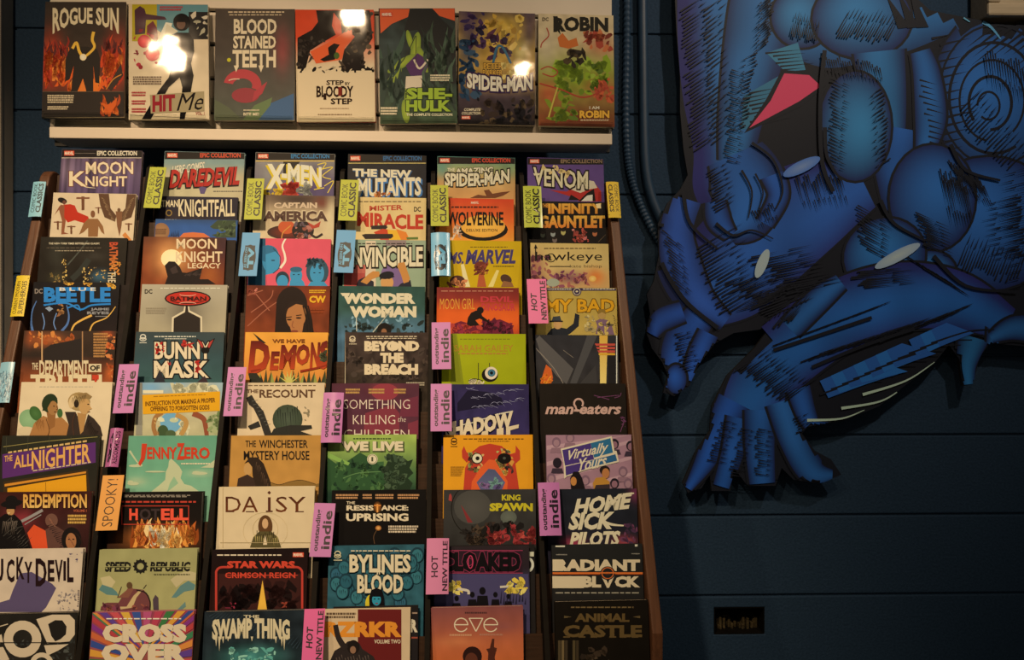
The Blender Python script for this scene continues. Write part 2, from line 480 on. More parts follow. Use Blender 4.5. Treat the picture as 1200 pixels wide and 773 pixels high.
    def hatch(self, h, x0, y0, x1, y1, n, lx, ly, wd=3.0, jit=.3, seed=2):   # ink strokes along a line
        rd = random.Random(seed + int(x0 * 7 + y0)); pts = []; fs = []
        for i in range(n):
            t = (i + .5) / n; k = .7 + rd.random() * .6 * (1 + jit)
            px, py = x0 + (x1 - x0) * t, y0 + (y1 - y0) * t
            L = math.hypot(lx, ly); o_ = (rd.random() - .5) * jit * 1.6; px += lx * o_; py += ly * o_
            nx, ny = -ly / L * wd / 2, lx / L * wd / 2
            b = len(pts)
            pts += [(px + nx, py + ny), (px - nx, py - ny), (px + lx * k, py + ly * k)]; fs.append((b, b + 1, b + 2))
        self._put(pts, fs, self.col(h))
    def marvel(self, x0, y0, x1, y1, h='c8452a'):
        self.r(h, x0, y0, x1, y1)
        w = (x1 - x0) * .06; q = (y1 - y0) * .16
        self.t('MARVEL', 'e0c8a8', x0 + w, y0 + q, x1 - w, y1 - q, b=.03)
    def epic(self, x0, x1, y0, y1, mx0, mx1, ex0, ex1, h):
        self.r('191412', x0, y0, x1, y1)
        m = (y1 - y0) * .2
        self.marvel(mx0, y0 + m, mx1, y1 - m)
        self.t('EPIC COLLECTION', h, ex0, y0 + m, ex1, y1 - m, b=.035)
    def bust(self, cx, top, bot, w, skin, hair, cloth):           # a plain head and shoulders
        hh = (bot - top) * .62
        self.p(cloth, cx - w, bot, cx - w * .85, top + hh * 1.05, cx - w * .3, top + hh * .9, cx + w * .3, top + hh * .9, cx + w * .85, top + hh * 1.05, cx + w, bot)
        self.e(hair, cx, top + hh * .42, hh * .40, hh * .46)
        self.e(skin, cx, top + hh * .55, hh * .30, hh * .38)
        self.p(hair, cx - hh * .32, top + hh * .42, cx - hh * .2, top + hh * .1, cx + hh * .25, top + hh * .1, cx + hh * .33, top + hh * .42, cx, top + hh * .28)

# ------------------------------------------------------------------ books
def make_book(TL, ex, ez, W, H, th, painter, crop, name, label, group, mat=None, gain=1.0, en=None):
    """TL top-left corner of the front cover; ex right, ez up, en out of the cover"""
    en = np.cross(ex, ez); back = np.cross(ez, ex)
    R = np.stack([ex, back, ez], 1)
    cx0, cy0, sc = CROPS[crop]
    def uv(P):  # art points are image crop pixels, cast from the camera onto the cover plane
        px = cx0 + P[:, 0] / sc; py = cy0 + P[:, 1] / sc
        D = np.stack([(px - CX) / F, np.ones(len(P)), -(py - CY) / F], 1)
        t = np.dot(TL - CAM, back) / (D @ back)
        Q = CAM + D * t[:, None] - TL
        return Q @ ex, -(Q @ ez)
    art = Art(W, H, uv, gain)
    painter(art)
    base = TL + ex * (W / 2) - ez * H
    root = empty(name, mat4(R, base))
    tag(root, label, 'book', group)
    edge = list(np.clip(art.base * .8, .01, .8))
    def box(x0, y0, z0, x1, y1, z1):
        b = len(art.v)
        art.v += [(x0, y0, z0), (x1, y0, z0), (x1, y1, z0), (x0, y1, z0), (x0, y0, z1), (x1, y0, z1), (x1, y1, z1), (x0, y1, z1)]
        art.f += [tuple(b + i for i in q) for q in ((0, 3, 2, 1), (4, 5, 6, 7), (0, 1, 5, 4), (1, 2, 6, 5), (2, 3, 7, 6), (3, 0, 4, 7))]
        art.c += [edge] * 8
    h = W / 2
    box(-h, .00005, 0, h, .0006, H); box(-h, th - .0006, 0, h, th, H); box(-h, .0006, 0, -h + .0006, th - .0006, H)
    cov = link_mesh('cover', art.v, art.f, [mat or M_PRINT], root, art.c)
    pg = MB(); pg.box(-h + .0007, .0007, .0012, h - .0015, th - .0007, H - .0012)
    pg.build('page_block', M_PAGE, root)
    return root
# ------------------------------------------------------------------ the covers, one painter each
COVERS = {}
def cov(key, crop, label, **kw):
    def put(fn): COVERS[key] = (crop, label, fn, kw); return fn
    return put

# --- the row on the slatted panel
@cov(('T', 0), 'A', 'dark brown book with red flames and an arched cream title, leftmost on the slatted panel')
def _(k):
    k.bg('33271f', '3a2c22', '32271f', n=.12, blobs=((250, 310, 60, 130, 'c8401c', .95), (590, 300, 60, 130, 'c03a1c', .9), (420, 430, 90, 60, 'c8481e', .7), (555, 520, 50, 50, 'b8461e', .6), (280, 250, 40, 50, '6a2a2a', .5)))
    k.fl('c8401c d8561e a8301c 8a281c e07a30', 218, 300, 325, 450, 46, 90, 22, 3); k.fl('c8401c d8561e a8301c 8a281c e07a30', 510, 290, 622, 450, 46, 90, 22, 4); k.fl('d8601e e08030 c8481c', 340, 420, 500, 480, 24, 70, 20, 5); k.fl('8a281c 5a2420', 225, 240, 330, 290, 14, 60, 16, 6); k.fl('8a281c 5a2420', 520, 230, 620, 290, 14, 60, 16, 7)
    k.t('ROGUE SUN', 'd8bc90', 265, 38, 598, 174, b=.035, ab=.40)
    k.e('d86a22', 425, 440, 70, 60); k.p('d8702a', 395, 490, 415, 400, 445, 480)
    k.p('28201a', 330, 300, 350, 250, 400, 235, 440, 235, 490, 250, 505, 300, 500, 420, 480, 415, 470, 330, 470, 480, 440, 480, 418, 395, 380, 485, 355, 485, 372, 330, 350, 400, 328, 410)
    k.l('e0a83a', 14, 365, 245, 385, 215, 400, 260, 420, 290); k.l('e0a83a', 16, 472, 160, 465, 200, 475, 240, 430, 285, taper=.3)
    k.e('e8c890', 419, 288, 17, 17, core='f0e0c0')
    k.p('3a2a22', 540, 440, 610, 320, 620, 380, 560, 460); k.l('c8782a', 5, 535, 450, 570, 400, 612, 375)
    k.r('2c231d', 212, 462, 625, 588); k.r('5a4634', 212, 460, 628, 463)
    k.fl('c8541e d86a2a a8401c', 500, 540, 600, 588, 16, 60, 18, 8)
    k.p('c8541e', 505, 515, 550, 530, 592, 490, 585, 530, 565, 560, 555, 588, 545, 588, 540, 555)
    k.d('c8ac84', 240, 478, 372, 522, 4); k.d('c8ac84', 240, 535, 345, 555, 2)

@cov(('T', 1), 'A', 'glossy beige book with a woman in black and red dice, second on the slatted panel', gloss=1)
def _(k):
    k.bg('c8a880', 'ccb08a', 'd0b48c', n=.05)
    k.r('a88e20', 665, 22, 792, 208); k.p('5f807e', 790, 22, 1055, 22, 1055, 160, 850, 190, 790, 150)
    k.r('2c2622', 950, 60, 1055, 198); k.s('c8b090 a89878', 965, 75, 1050, 190, 9, 12, 5)
    k.p('4a2a30', 678, 50, 705, 30, 728, 45, 735, 70, 830, 85, 840, 100, 735, 100, 730, 170, 680, 175)
    k.p('6a2a2e', 740, 130, 770, 105, 790, 140, 800, 230, 740, 170)
    k.s('a83038 7a2028', 668, 150, 790, 330, 18, 9, 6)
    k.e('b02a30', 726, 208, 33, 33, core='f04a48'); k.e('b02a30', 768, 272, 36, 36, core='f04a48'); k.e('8a2a2a', 708, 338, 11, 11)
    k.p('d8c8a8', 785, 220, 835, 112, 868, 118, 850, 175, 820, 215); k.p('d0bc98', 840, 120, 898, 158, 850, 185, 830, 170)
    k.d('a83030', 805, 32, 920, 58, 2)
    k.p('14100f', 858, 185, 890, 165, 950, 165, 975, 200, 978, 260, 962, 320, 975, 380, 960, 470, 930, 600, 905, 600, 918, 440, 905, 390, 850, 440, 760, 600, 715, 600, 800, 455, 850, 390, 868, 320, 862, 250, 845, 290, 838, 280)
    k.e('120f0e', 915, 112, 43, 44); k.e('6a4a38', 912, 122, 22, 26); k.r('120f0e', 880, 90, 948, 112)
    k.d('6a5240', 670, 385, 815, 430, 4)
    for y in (462, 505, 545): k.d('a02c30', 664, y, 735, y + 26, 2)
    k.p('9c8660', 755, 478, 1028, 460, 1030, 560, 760, 572)
    k.t('HIT', '8a2428', 768, 478, 882, 562, b=.05, sl=-.05); k.t('Me', '1e1614', 890, 468, 1025, 556, b=.0, sh=.35, sl=-.05)
    k.t('VOL. 1', '8a2428', 985, 563, 1030, 580)

@cov(('T', 2), 'B', 'grey brown book with three stacked title lines ending in fangs, on the slatted panel')
def _(k):
    k.bg('43352b', '40342b', '4a4238', '4a4a3c', n=.08, blobs=((390, 250, 40, 110, 'a83a3a', .45),))
    k.p('3a5470', 270, 605, 330, 520, 448, 470, 448, 608); k.p('5c6840', 190, 605, 250, 530, 340, 490, 330, 530, 270, 608); k.p('50523a', 40, 608, 42, 500, 120, 540, 190, 606)
    k.o('a83638', 190, 430, 72, 58, 46, a0=190, a1=380); k.e('8a3034', 205, 480, 70, 38); k.p('a03438', 250, 460, 315, 410, 290, 470, 240, 510)
    k.l('c8a888', 5, 120, 405, 145, 398, 175, 398)
    for i, (s, y0, y1, x0, x1) in enumerate((('BLOOD', 95, 172, 146, 362), ('STAINED', 180, 245, 143, 358), ('TEETH', 252, 340, 140, 358))):
        k.t(s, 'd4b890', x0, y0, x1, y1, b=.035)
    k.p('d4b890', 146, 330, 172, 330, 158, 364); k.p('d4b890', 270, 330, 297, 330, 283, 364)
    k.d('c8a880', 118, 58, 400, 68); k.d('c8a880', 124, 73, 390, 80); k.e('b8a820', 122, 302, 10, 10)
    k.d('c8b088', 195, 552, 275, 560); k.t('BITE ME!', 'd0b890', 195, 567, 273, 584)

@cov(('T', 3), 'B', 'glossy book with black swirls on orange above a cream half, on the slatted panel', gloss=1)
def _(k):
    k.bg('cc4426', 'd0482a', 'd4b48a', 'd6b890', 'd4b68c', n=.04, nz=60)
    k.r('d6b88e', 452, 350, 862, 615)
    bl = '251d18'
    k.p(bl, 560, 52, 650, 52, 640, 130, 660, 175, 600, 210, 530, 255, 508, 345, 466, 348, 467, 190, 540, 150, 570, 110)
    k.p(bl, 640, 52, 830, 52, 845, 190, 800, 265, 800, 325, 856, 355, 680, 356, 702, 250, 755, 185, 722, 150, 690, 170, 685, 110)
    k.s('3a2e26 2e251f 463a30', 470, 190, 600, 330, 30, 12, 7); k.s('3a2e26 4a3a2c 5a4630', 690, 60, 840, 330, 40, 12, 8)
    k.s('251d18 d6b88e', 470, 335, 860, 362, 40, 8, 9)
    k.p('d85a30', 690, 170, 740, 150, 745, 190, 705, 240, 690, 300, 560, 320, 530, 260, 620, 215)
    k.p('1e1814', 620, 240, 650, 218, 680, 225, 662, 250, 655, 300, 600, 310, 580, 300, 625, 275); k.e('4a5a28', 664, 280, 14, 17)
    c = '2e1c14'
    k.t('STEP', c, 612, 404, 700, 428, b=.03); k.t('BY', c, 706, 414, 732, 428, b=.03); k.t('BLOODY', c, 562, 432, 748, 490, b=.03); k.r(c, 598, 470, 612, 502)
    k.r('7a2a20', 672, 438, 690, 482); k.t('STEP', c, 634, 495, 743, 525, b=.03)
    k.d('a07a58', 580, 544, 725, 550); k.d('8a6848', 570, 574, 745, 582)

@cov(('T', 4), 'C', 'dark green black book with orange corners and green block title, on the slatted panel')
def _(k):
    k.bg('262a26', '2a302c', '2e3a30', '35442c', n=.25, blobs=((-90, 220, 50, 80, '44504a', .6), (180, 250, 60, 160, '1e201e', .8)))
    k.p('d0542c', -151, 45, 0, 45, -8, 85, -90, 120, -146, 168); k.p('d0542c', 115, 42, 240, 40, 238, 105, 150, 80)
    k.p('201f1d', 5, 45, 115, 42, 150, 85, 237, 160, 235, 420, 110, 420, 95, 250, 40, 150, -30, 160)
    for x, y, rx, ry, ro in ((30, 250, 24, 90, 8), (-40, 320, 22, 84, 58), (-80, 390, 18, 60, 40), (66, 300, 20, 70, -20), (-8, 480, 18, 70, 4), (-20, 560, 20, 60, -6), (0, 200, 14, 50, -14)): k.e('74802a', x, y, rx, ry, ro, core='969c30')
    k.p('4a264c', -20, 330, 40, 268, 105, 310, 70, 380, 5, 382); k.p('c8b090', -18, 385, 66, 380, 60, 440, -22, 446); k.l('c8b090', 10, 22, 300, 50, 345, 92, 300); k.l('2a2a24', 4, -120, 400, -30, 300, 30, 180); k.l('2a2a24', 3, 30, 330, 34, 180)
    k.fl('3a4634 2a322a 465440 222822', 80, 250, 235, 560, 40, 120, 26, 9); k.fl('3a4a3a 2c382e', -145, 260, -40, 560, 26, 120, 26, 10)
    k.marvel(-142, 62, -86, 84)
    k.t('SHE-', '8e9e2c', -16, 443, 215, 500, b=.05, out='1e2a14', ow=.05); k.t('HULK', '8e9e2c', -18, 505, 208, 562, b=.05, out='1e2a14', ow=.05)
    k.t('THE COMPLETE COLLECTION', 'd8c89c', -16, 571, 215, 584, b=.02); k.d('d0b890', -145, 540, -62, 582, 3); k.d('d0b890', 105, 376, 205, 412, 3)

@cov(('T', 5), 'C', 'ochre and purple book with a bulging cream title across its middle, on the slatted panel', gloss=1)
def _(k):
    k.bg('5a4440', 'a8803a', 'b88a3c', '4a3a3a', '241d1c', n=.25, blobs=((300, 130, 45, 90, '4a3448', .9), (600, 150, 40, 110, '4e3a4a', .8), (290, 260, 60, 90, '2e3a48', .85), (470, 130, 90, 60, 'd8a840', .8), (560, 260, 40, 60, 'a89a50', .6)))
    k.s('c8963a d8ac50 a87a34', 380, 80, 570, 250, 36, 17, 11); k.s('3a2a44 4a3048 2a2430', 255, 70, 380, 250, 30, 15, 12); k.s('4a2a3e 5a3440 382838', 400, 170, 500, 300, 20, 17, 13)
    k.s('2a3a4a 3a4a58 22303e', 250, 200, 350, 500, 30, 18, 14); k.s('1e1a1a 3a2c24 5a4630', 340, 500, 630, 620, 46, 18, 15)
    k.l('3a6070', 12, 420, 320, 440, 240, 470, 240, 510, 320)
    k.t('PETER', 'c8923a', 372, 318, 470, 348, b=.03, out='2e2018', ow=.06); k.t('PARKER', 'c8923a', 368, 352, 470, 380, b=.03, out='2e2018', ow=.06)
    k.s('d8b868 c8a050', 470, 320, 620, 390, 24, 12, 16)
    k.t('SPIDER-MAN', 'd8c4a4', 288, 385, 618, 462, b=.04, out='38243e', ow=.09, arc=-16, sl=.03)
    k.t('COMPLETE', 'd8c098', 274, 545, 358, 559, sh=.2); k.t('COLLECTION', 'd8c098', 262, 563, 358, 577, sh=.2); k.marvel(262, 584, 306, 600)

@cov(('T', 6), 'C', 'green and red painted book with black title at its top, rightmost on the slatted panel')
def _(k):
    k.bg('d0b080', 'ccac78', '9a943a', '8a6a30', '7a341a', n=.12, blobs=((690, 230, 60, 120, 'c8ae84', .8), (850, 380, 120, 90, '7f8f1e', .95), (960, 230, 80, 60, 'b8502e', .7), (700, 470, 70, 70, 'b04a2a', .8), (960, 440, 80, 60, 'b04a2c', .8), (830, 590, 220, 50, '6e2a16', .8)))
    k.s('8a9a20 6a7a1c 9aa834 56681e', 740, 310, 990, 470, 60, 22, 21); k.s('a8402a c86a3a 7a2e1e', 880, 160, 1020, 250, 22, 18, 22); k.s('5a6a1e 76801e', 700, 470, 830, 600, 24, 18, 23)
    k.s('c8562e b0462a', 920, 390, 1025, 500, 18, 16, 24); k.p('c8662a', 745, 190, 770, 165, 800, 205, 840, 190, 850, 230, 800, 245, 755, 235)
    k.s('2e2418 4a3820', 780, 250, 900, 330, 14, 14, 25)
    k.l('a8402e', 6, 690, 140, 700, 180, 668, 215, 660, 240); k.l('a8402e', 6, 660, 350, 700, 335, 745, 360, 720, 385, 668, 370); k.l('a83a28', 7, 655, 420, 760, 450, 880, 490, 1000, 440)
    k.l('b8a040', 8, 745, 440, 720, 520, 700, 590)
    k.t('DC', '3a2a1c', 668, 88, 700, 106, b=.03)
    k.t('ROBIN', '1e1a12', 724, 84, 1000, 158, b=.05, arc=5); k.p('1e1a12', 722, 82, 745, 82, 760, 175, 740, 150)
    k.t('I AM', 'e0c8a0', 905, 535, 955, 550, b=.02); k.t('ROBIN', 'e0a034', 855, 556, 1006, 595, b=.05, out='3a1c0e', ow=.05); k.d('d8b080', 860, 601, 1005, 610, 2)

# --- first column
@cov((0, 0), 'D', 'purple streaked book with a black band, top of the first column')
def _(k):
    k.bg('54404e', '5e4a60', '54405a', streak=.5, nx=50, span=.1, blobs=((450, 240, 60, 90, '8a7078', .5), (720, 240, 40, 90, '8a7480', .4)))
    k.epic(412, 956, 84, 138, 430, 497, 650, 917, 'd8c4a4'); k.r('8a7a6a', 500, 111, 640, 113); k.r('b8a48c', 412, 140, 956, 145)
    k.t('MOON', 'e0c49a', 575, 168, 892, 252, b=.02, out='6a3028', ow=.03); k.t('NIGHT', 'e0c49a', 572, 265, 852, 334, b=.02, out='6a3028', ow=.03)
    k.t('K', 'e0c49a', 464, 232, 580, 332, b=.02, out='6a3028', ow=.03); k.l('e0c49a', 10, 520, 300, 570, 335, 640, 345, taper=.8)
@cov((0, 1), 'D', 'cream book showing a red cloak and brown wings, second in the first column')
def _(k):
    k.bg('d0b48e', 'd2b690', n=.04)
    k.p('b42e1c', 425, 455, 470, 452, 500, 460, 520, 505, 590, 535, 600, 560, 560, 578, 500, 560, 455, 575, 425, 540)
    k.p('8a5034', 408, 455, 432, 460, 430, 540, 440, 560, 430, 640, 462, 650, 410, 655, 415, 560, 395, 490, 362, 528, 395, 470)
    k.e('1e1814', 418, 428, 32, 18, 20); k.e('6a4030', 430, 440, 12, 14)
    k.p('8a5c36', 530, 655, 560, 580, 590, 550, 655, 550, 690, 600, 700, 655, 680, 640, 660, 600, 655, 670, 590, 670, 590, 610, 560, 640); k.e('7a4c30', 622, 518, 15, 24)
    for s in (-1, 1):
        k.p('5a3c28', 790 + s * 60, 380, 790 + s * 130, 380, 790 + s * 118, 460, 790 + s * 90, 540, 790 + s * 20, 570, 790 + s * 10, 530, 790 + s * 50, 480)
        k.hatch('8a6a48', 790 + s * 115, 400, 790 + s * 40, 560, 10, -s * 30, 22, 6)
    k.p('7a5034', 775, 500, 820, 500, 815, 590, 800, 670, 785, 600); k.e('6a4a30', 797, 492, 11, 14)
    for x, y, q in ((556, 440, 1.3), (388, 590, .8), (478, 620, .8), (660, 490, .6), (862, 600, .7)):
        k.p('6a4028', x - 8 * q, y - 30 * q, x + 8 * q, y - 30 * q, x + 7 * q, y + 40 * q, x - 7 * q, y + 40 * q); k.r('7a4a30', x - 34 * q, y - 26 * q, x + 34 * q, y - 18 * q)
    k.p('c87a3a', 820, 660, 840, 640, 880, 690, 890, 730, 870, 720)
@cov((0, 2), 'H', 'dark book with a red title running down its right edge, third in the first column', copy=1)
def _(k):
    k.bg('26211a', '241e18', '1e1a16', span=.1, n=.15, blobs=((400, 150, 60, 120, '3a382e', .6), (650, 180, 90, 40, '38322a', .7), (700, 320, 60, 40, '3a5a68', .9), (395, 330, 60, 40, '4a4430', .6)))
    k.l('4a4a40', 9, 610, 70, 540, 160, 470, 240); k.l('30302a', 40, 620, 200, 560, 280, 500, 340)
    k.s('b8924a d8b060 8a6a34', 435, 200, 462, 360, 26, 6, 31); k.s('a8844a d8b468 c89a50', 570, 250, 740, 360, 40, 6, 32); k.s('8a6a38 6a5a34', 350, 300, 420, 360, 14, 7, 33); k.s('d8a04a c87a30', 770, 200, 845, 310, 14, 10, 34)
    k.t('THE', 'd0b890', 752, 285, 806, 362, b=.02, rot=-90); k.t('BATMAN:', 'b8422a>c87a34', 762, 82, 822, 280, b=.03, rot=-90)
    k.t('THE NEW YORK TIMES BESTSELLING CLASSIC', 'd8c4a0', 340, 84, 695, 97, b=.02); k.d('6a5a48', 325, 119, 705, 125); k.d('a08c70', 385, 138, 655, 147)
@cov((0, 3), 'H', 'black book with a blue block title and yellow curves, fourth in the first column', copy=1)
def _(k):
    k.bg('1d1a1a', '1c1718', '241a18', span=.1, n=.1)
    for x in (475, 612, 775): k.s('d8a040 c88a34', x - 25, 352, x + 25, 392, 8, 15, int(x))
    k.l('d8a24a', 11, 497, 700, 520, 655, 575, 620, 640, 590, taper=-.4); k.l('d8a24a', 11, 625, 700, 655, 645, 745, 605, 805, 530, taper=.5)
    k.l('4f6c9a', 18, 228, 700, 218, 640, 225, 560, 255, 490, taper=.7); k.l('4f6c9a', 18, 430, 700, 470, 650, 480, 590, 465, 520, taper=.6); k.l('6a86b0', 7, 300, 690, 310, 640, 295, 575); k.l('6a86b0', 7, 390, 690, 375, 640, 395, 575)
    k.p('8a94a0', 315, 540, 345, 528, 372, 545, 345, 565); k.s('8a5a3a a07040', 400, 500, 450, 580, 8, 14, 36)
    k.t('BEETLE', '2c78b6', 306, 395, 772, 500, b=.05); k.t('B L U E', 'd0c4ae', 415, 397, 668, 421, b=.03); k.l('2c78b6', 12, 305, 520, 460, 505, 560, 550, 640, 520, 772, 512); k.l('2c78b6', 10, 470, 540, 540, 520, 560, 560)
    k.t('DC', '8a7a6c', 243, 405, 298, 440, b=.03); k.t('JAIME', '8a8480', 632, 539, 762, 561, b=.04); k.t('REYES', '8a8480', 608, 564, 762, 584, b=.04); k.d('8a8480', 665, 595, 750, 604)
@cov((0, 4), 'L', 'dark book smeared with orange, cream condensed title, fifth in the first column', copy=1)
def _(k):
    k.bg('3a2a20', '33261e', '8a4424', span=.1, n=.12, blobs=((300, 100, 110, 40, 'b86030', .8), (690, 60, 40, 30, 'a84a28', .8), (195, 80, 25, 60, '9a4a28', .7), (710, 320, 30, 50, 'b85a2a', .9)))
    k.s('b8622e c87a3a 9a4a24', 180, 60, 480, 140, 26, 16, 41); k.s('c05a2c a84a26 c87840', 680, 60, 740, 360, 26, 14, 42); k.p('2c2420', 330, 130, 530, 90, 530, 240, 285, 240, 285, 160)
    k.r('c89a68', 268, 45, 276, 240); k.r('a87a50', 530, 45, 537, 240); k.d('b07a44', 605, 55, 700, 218, 9)
    k.t('DEPARTMENT', 'd0b88e', 255, 232, 572, 335, b=.03); k.t('THE', 'd0b88e', 208, 248, 246, 292, b=.02); k.r('d0b88e', 574, 255, 656, 308); k.t('OF', '1e1814', 582, 264, 646, 300, b=.05)
    k.t('TRUTH', 'd0b88e', 198, 324, 660, 430, b=.05); k.t('T', 'b83a24', 598, 326, 640, 430, b=.08)
@cov((0, 5), 'L', 'cream book with two painted heads and green wings, sixth in the first column', gain=1.02)
def _(k):
    k.bg('d2b890', 'd4ba94', n=.03)
    k.d('b8a484', 255, 400, 600, 412)
    k.e('7c9a6c', 185, 610, 62, 62, core='8aa878'); k.e('3a5a2c', 230, 575, 36, 50, -30, core='4a6a38'); k.e('3e5c30', 388, 574, 18, 30); k.e('c8b088', 170, 690, 60, 30)
    k.p('a06c3c', 190, 720, 220, 640, 280, 590, 330, 610, 400, 600, 440, 640, 470, 720); k.p('8a5a30', 300, 560, 360, 580, 355, 660, 320, 680)
    k.e('26301c', 322, 508, 50, 62, 20, core='3a4a28'); k.e('9a6c3e', 342, 540, 34, 46); k.p('26301c', 275, 560, 285, 470, 350, 452, 372, 478, 330, 500, 305, 545)
    k.p('352922', 420, 565, 490, 565, 540, 680, 570, 580, 610, 610, 650, 660, 665, 720, 430, 720, 445, 650); k.p('a87a46', 500, 570, 560, 580, 540, 690, 520, 710, 510, 640)
    k.e('9c7c4c', 512, 498, 72, 60, core='a88a58'); k.e('b88c56', 548, 530, 36, 52); k.e('c8a878', 468, 500, 22, 42, 15); k.p('8a6c42', 500, 450, 560, 440, 596, 465, 585, 480, 520, 480); k.e('2a2018', 495, 512, 16, 26)
    k.e('2a1c14', 350, 528, 6, 3); k.l('5a3a20', 4, 366, 528, 374, 546, 364, 552); k.l('4a2a1a', 4, 350, 566, 366, 564); k.e('2a1c14', 572, 516, 7, 3); k.p('b88c56', 578, 520, 596, 545, 578, 552); k.l('6a4024', 4, 566, 566, 584, 564); k.l('4a2e20', 6, 490, 570, 470, 640, 480, 720); k.l('5a3a20', 4, 300, 610, 320, 680, 310, 720); k.hatch('7a4e28', 230, 640, 280, 610, 7, 14, 60, 4); k.hatch('1e1814', 570, 620, 640, 690, 9, -20, 40, 4); k.hatch('5a4426', 470, 470, 560, 460, 9, -10, 40, 4)
@cov((0, 6), 'P', 'purple banded book with a slanted tan title over orange windows, in the first column')
def _(k):
    k.bg('2a281e', '26241c', '2a241c', span=.1, n=.08)
    k.p('552a60', 14, 165, 578, 92, 578, 215, 14, 312); k.p('3a2a18', 20, 330, 530, 255, 545, 400, 20, 400)
    k.p('c8802a', 28, 345, 520, 268, 520, 280, 28, 360); k.p('d4901c', 45, 368, 520, 286, 524, 398, 45, 398); k.l('6a4410', 3, 276, 335, 278, 396); k.l('3a2410', 4, 44, 368, 520, 286)
    k.l('8a7a44', 4, 20, 120, 300, 85, 590, 60)
    for i in range(4): k.l('4a4634', 2, 40 + i * 130, 60, 38 + i * 130, 150 - i * 16)
    k.d('c8a060', 50, 150, 525, 166, 1, sl=-.148)
    k.t('THE', 'd49a50', 28, 172, 76, 208, b=.02, sl=-.14); k.t('ALL', 'd49a50', 84, 168, 194, 243, b=.02, sl=-.14); k.t('NIGHTER', 'd49a50', 192, 122, 546, 236, b=.02, sl=-.14)
    k.d('c8a888', 200, 262, 550, 272, 1, sl=-.15)
@cov((0, 7), 'P', 'dark western book with a gunslinger in black before red, in the first column')
def _(k):
    k.bg('3a1a16', '3a1a18', '2a1614', span=.12, n=.2, blobs=((120, 560, 90, 60, '8a3034', .8), (400, 620, 80, 80, '3a241e', .8)))
    k.p('cc4a26', 165, 640, 205, 590, 300, 640, 300, 745, 200, 745); k.p('b83a22', 0, 680, 20, 700, 20, 745, 0, 745)
    k.p('14100f', -20, 560, 30, 525, 90, 530, 130, 570, 190, 745, -25, 745); k.e('171312', 70, 462, 66, 22, -8); k.e('171312', 70, 440, 36, 26); k.e('b0804c', 64, 508, 24, 26); k.r('171312', 38, 462, 96, 496)
    k.l('8c827a', 17, 130, 570, 190, 540, 258, 502); k.l('3a342e', 5, 20, 660, 70, 620, 140, 600); k.hatch('4a423a', 40, 560, 150, 720, 10, 30, -30, 5)
    k.e('6a4638', 312, 565, 38, 42); k.p('5a3a30', 275, 620, 330, 590, 390, 630, 400, 745, 290, 745); k.hatch('2a1c1a', 290, 590, 380, 740, 14, 40, -14, 6)
    k.e('1a1412', 432, 680, 60, 75); k.e('9a643e', 430, 690, 32, 50); k.e('241a16', 418, 678, 7, 4); k.e('241a16', 444, 678, 7, 4); k.l('2a1a14', 6, 455, 640, 490, 680, 500, 740)
    k.l('8c827a', 6, 150, 590, 200, 560, 250, 530); k.hatch('6a5a4c', 20, 560, 110, 560, 10, -8, 60, 5); k.hatch('3a342e', 60, 640, 170, 720, 9, -30, 20, 5); k.e('c8a878', 55, 520, 8, 5); k.l('2a1a14', 4, 60, 530, 74, 540); k.hatch('8a5a44', 290, 545, 330, 600, 8, 18, 12, 4); k.hatch('6a4030', 412, 660, 450, 720, 7, 12, 14, 3)
    k.t('REDEMPTION', 'c88c3c>d8a85a', 142, 405, 526, 490, b=.03, out='3a1c12', ow=.03); k.t('VOLUME 1', 'b0583a', 445, 498, 525, 514); k.d('c8984a', 412, 530, 525, 590, 3)
@cov((0, 8), 'T', 'pale book with a ragged black title over a purple shadow, in the first column')
def _(k):
    k.bg('c2aa90', 'c4ac90', n=.06, span=.1)
    k.p('54465f', -60, 470, -40, 420, 60, 390, 82, 330, 100, 290, 125, 225, 200, 215, 330, 290, 356, 318, 330, 370, 292, 440, 262, 470)
    k.s('8a7a74 a08e80 746660', 360, 330, 500, 470, 40, 7, 51); k.s('a08e80 54465f', 440, 90, 520, 160, 10, 6, 52); k.d('6a5a54', 492, 330, 506, 440, 8)
    for s, x0, x1, y0, y1 in (('L', -78, -50, 130, 275), ('U', -42, 22, 132, 280), ('C', 42, 92, 135, 282), ('K', 104, 155, 120, 262), ('Y', 155, 205, 150, 285), ('D', 226, 296, 130, 306), ('E', 303, 345, 140, 275), ('V', 348, 398, 138, 278), ('I', 402, 418, 146, 270), ('L', 426, 466, 125, 280)):
        k.t(s, '221112', x0, y0, x1, y1, b=.03)
@cov((0, 9), 'T', 'black book with huge round cream letters, lowest in the first column')
def _(k):
    k.bg('1f1b17', '26221c', n=.2, span=.1)
    h = 'c0a888'
    k.s('3a3a34 4a4a42 2e2e2a', 0, 640, 520, 800, 60, 12, 53); k.l(h, 6, 0, 560, 50, 545)
    k.p(h, 230, 515, 330, 486, 440, 486, 474, 520, 474, 612, 440, 655, 300, 668); k.p('1f1b17', 305, 545, 350, 520, 395, 522, 422, 560, 418, 610, 385, 640, 350, 655, 325, 620)
    k.o(h, 143, 640, 90, 88, 58); k.p(h, -60, 640, 10, 610, 20, 660, -60, 690); k.p(h, -60, 700, 20, 690, 60, 770, -60, 800)
    k.p(h, 280, 680, 435, 672, 370, 712, 300, 745); k.r('1f1b17', -60, 660, 440, 666); k.o(h, 265, 800, 60, 60, 30)

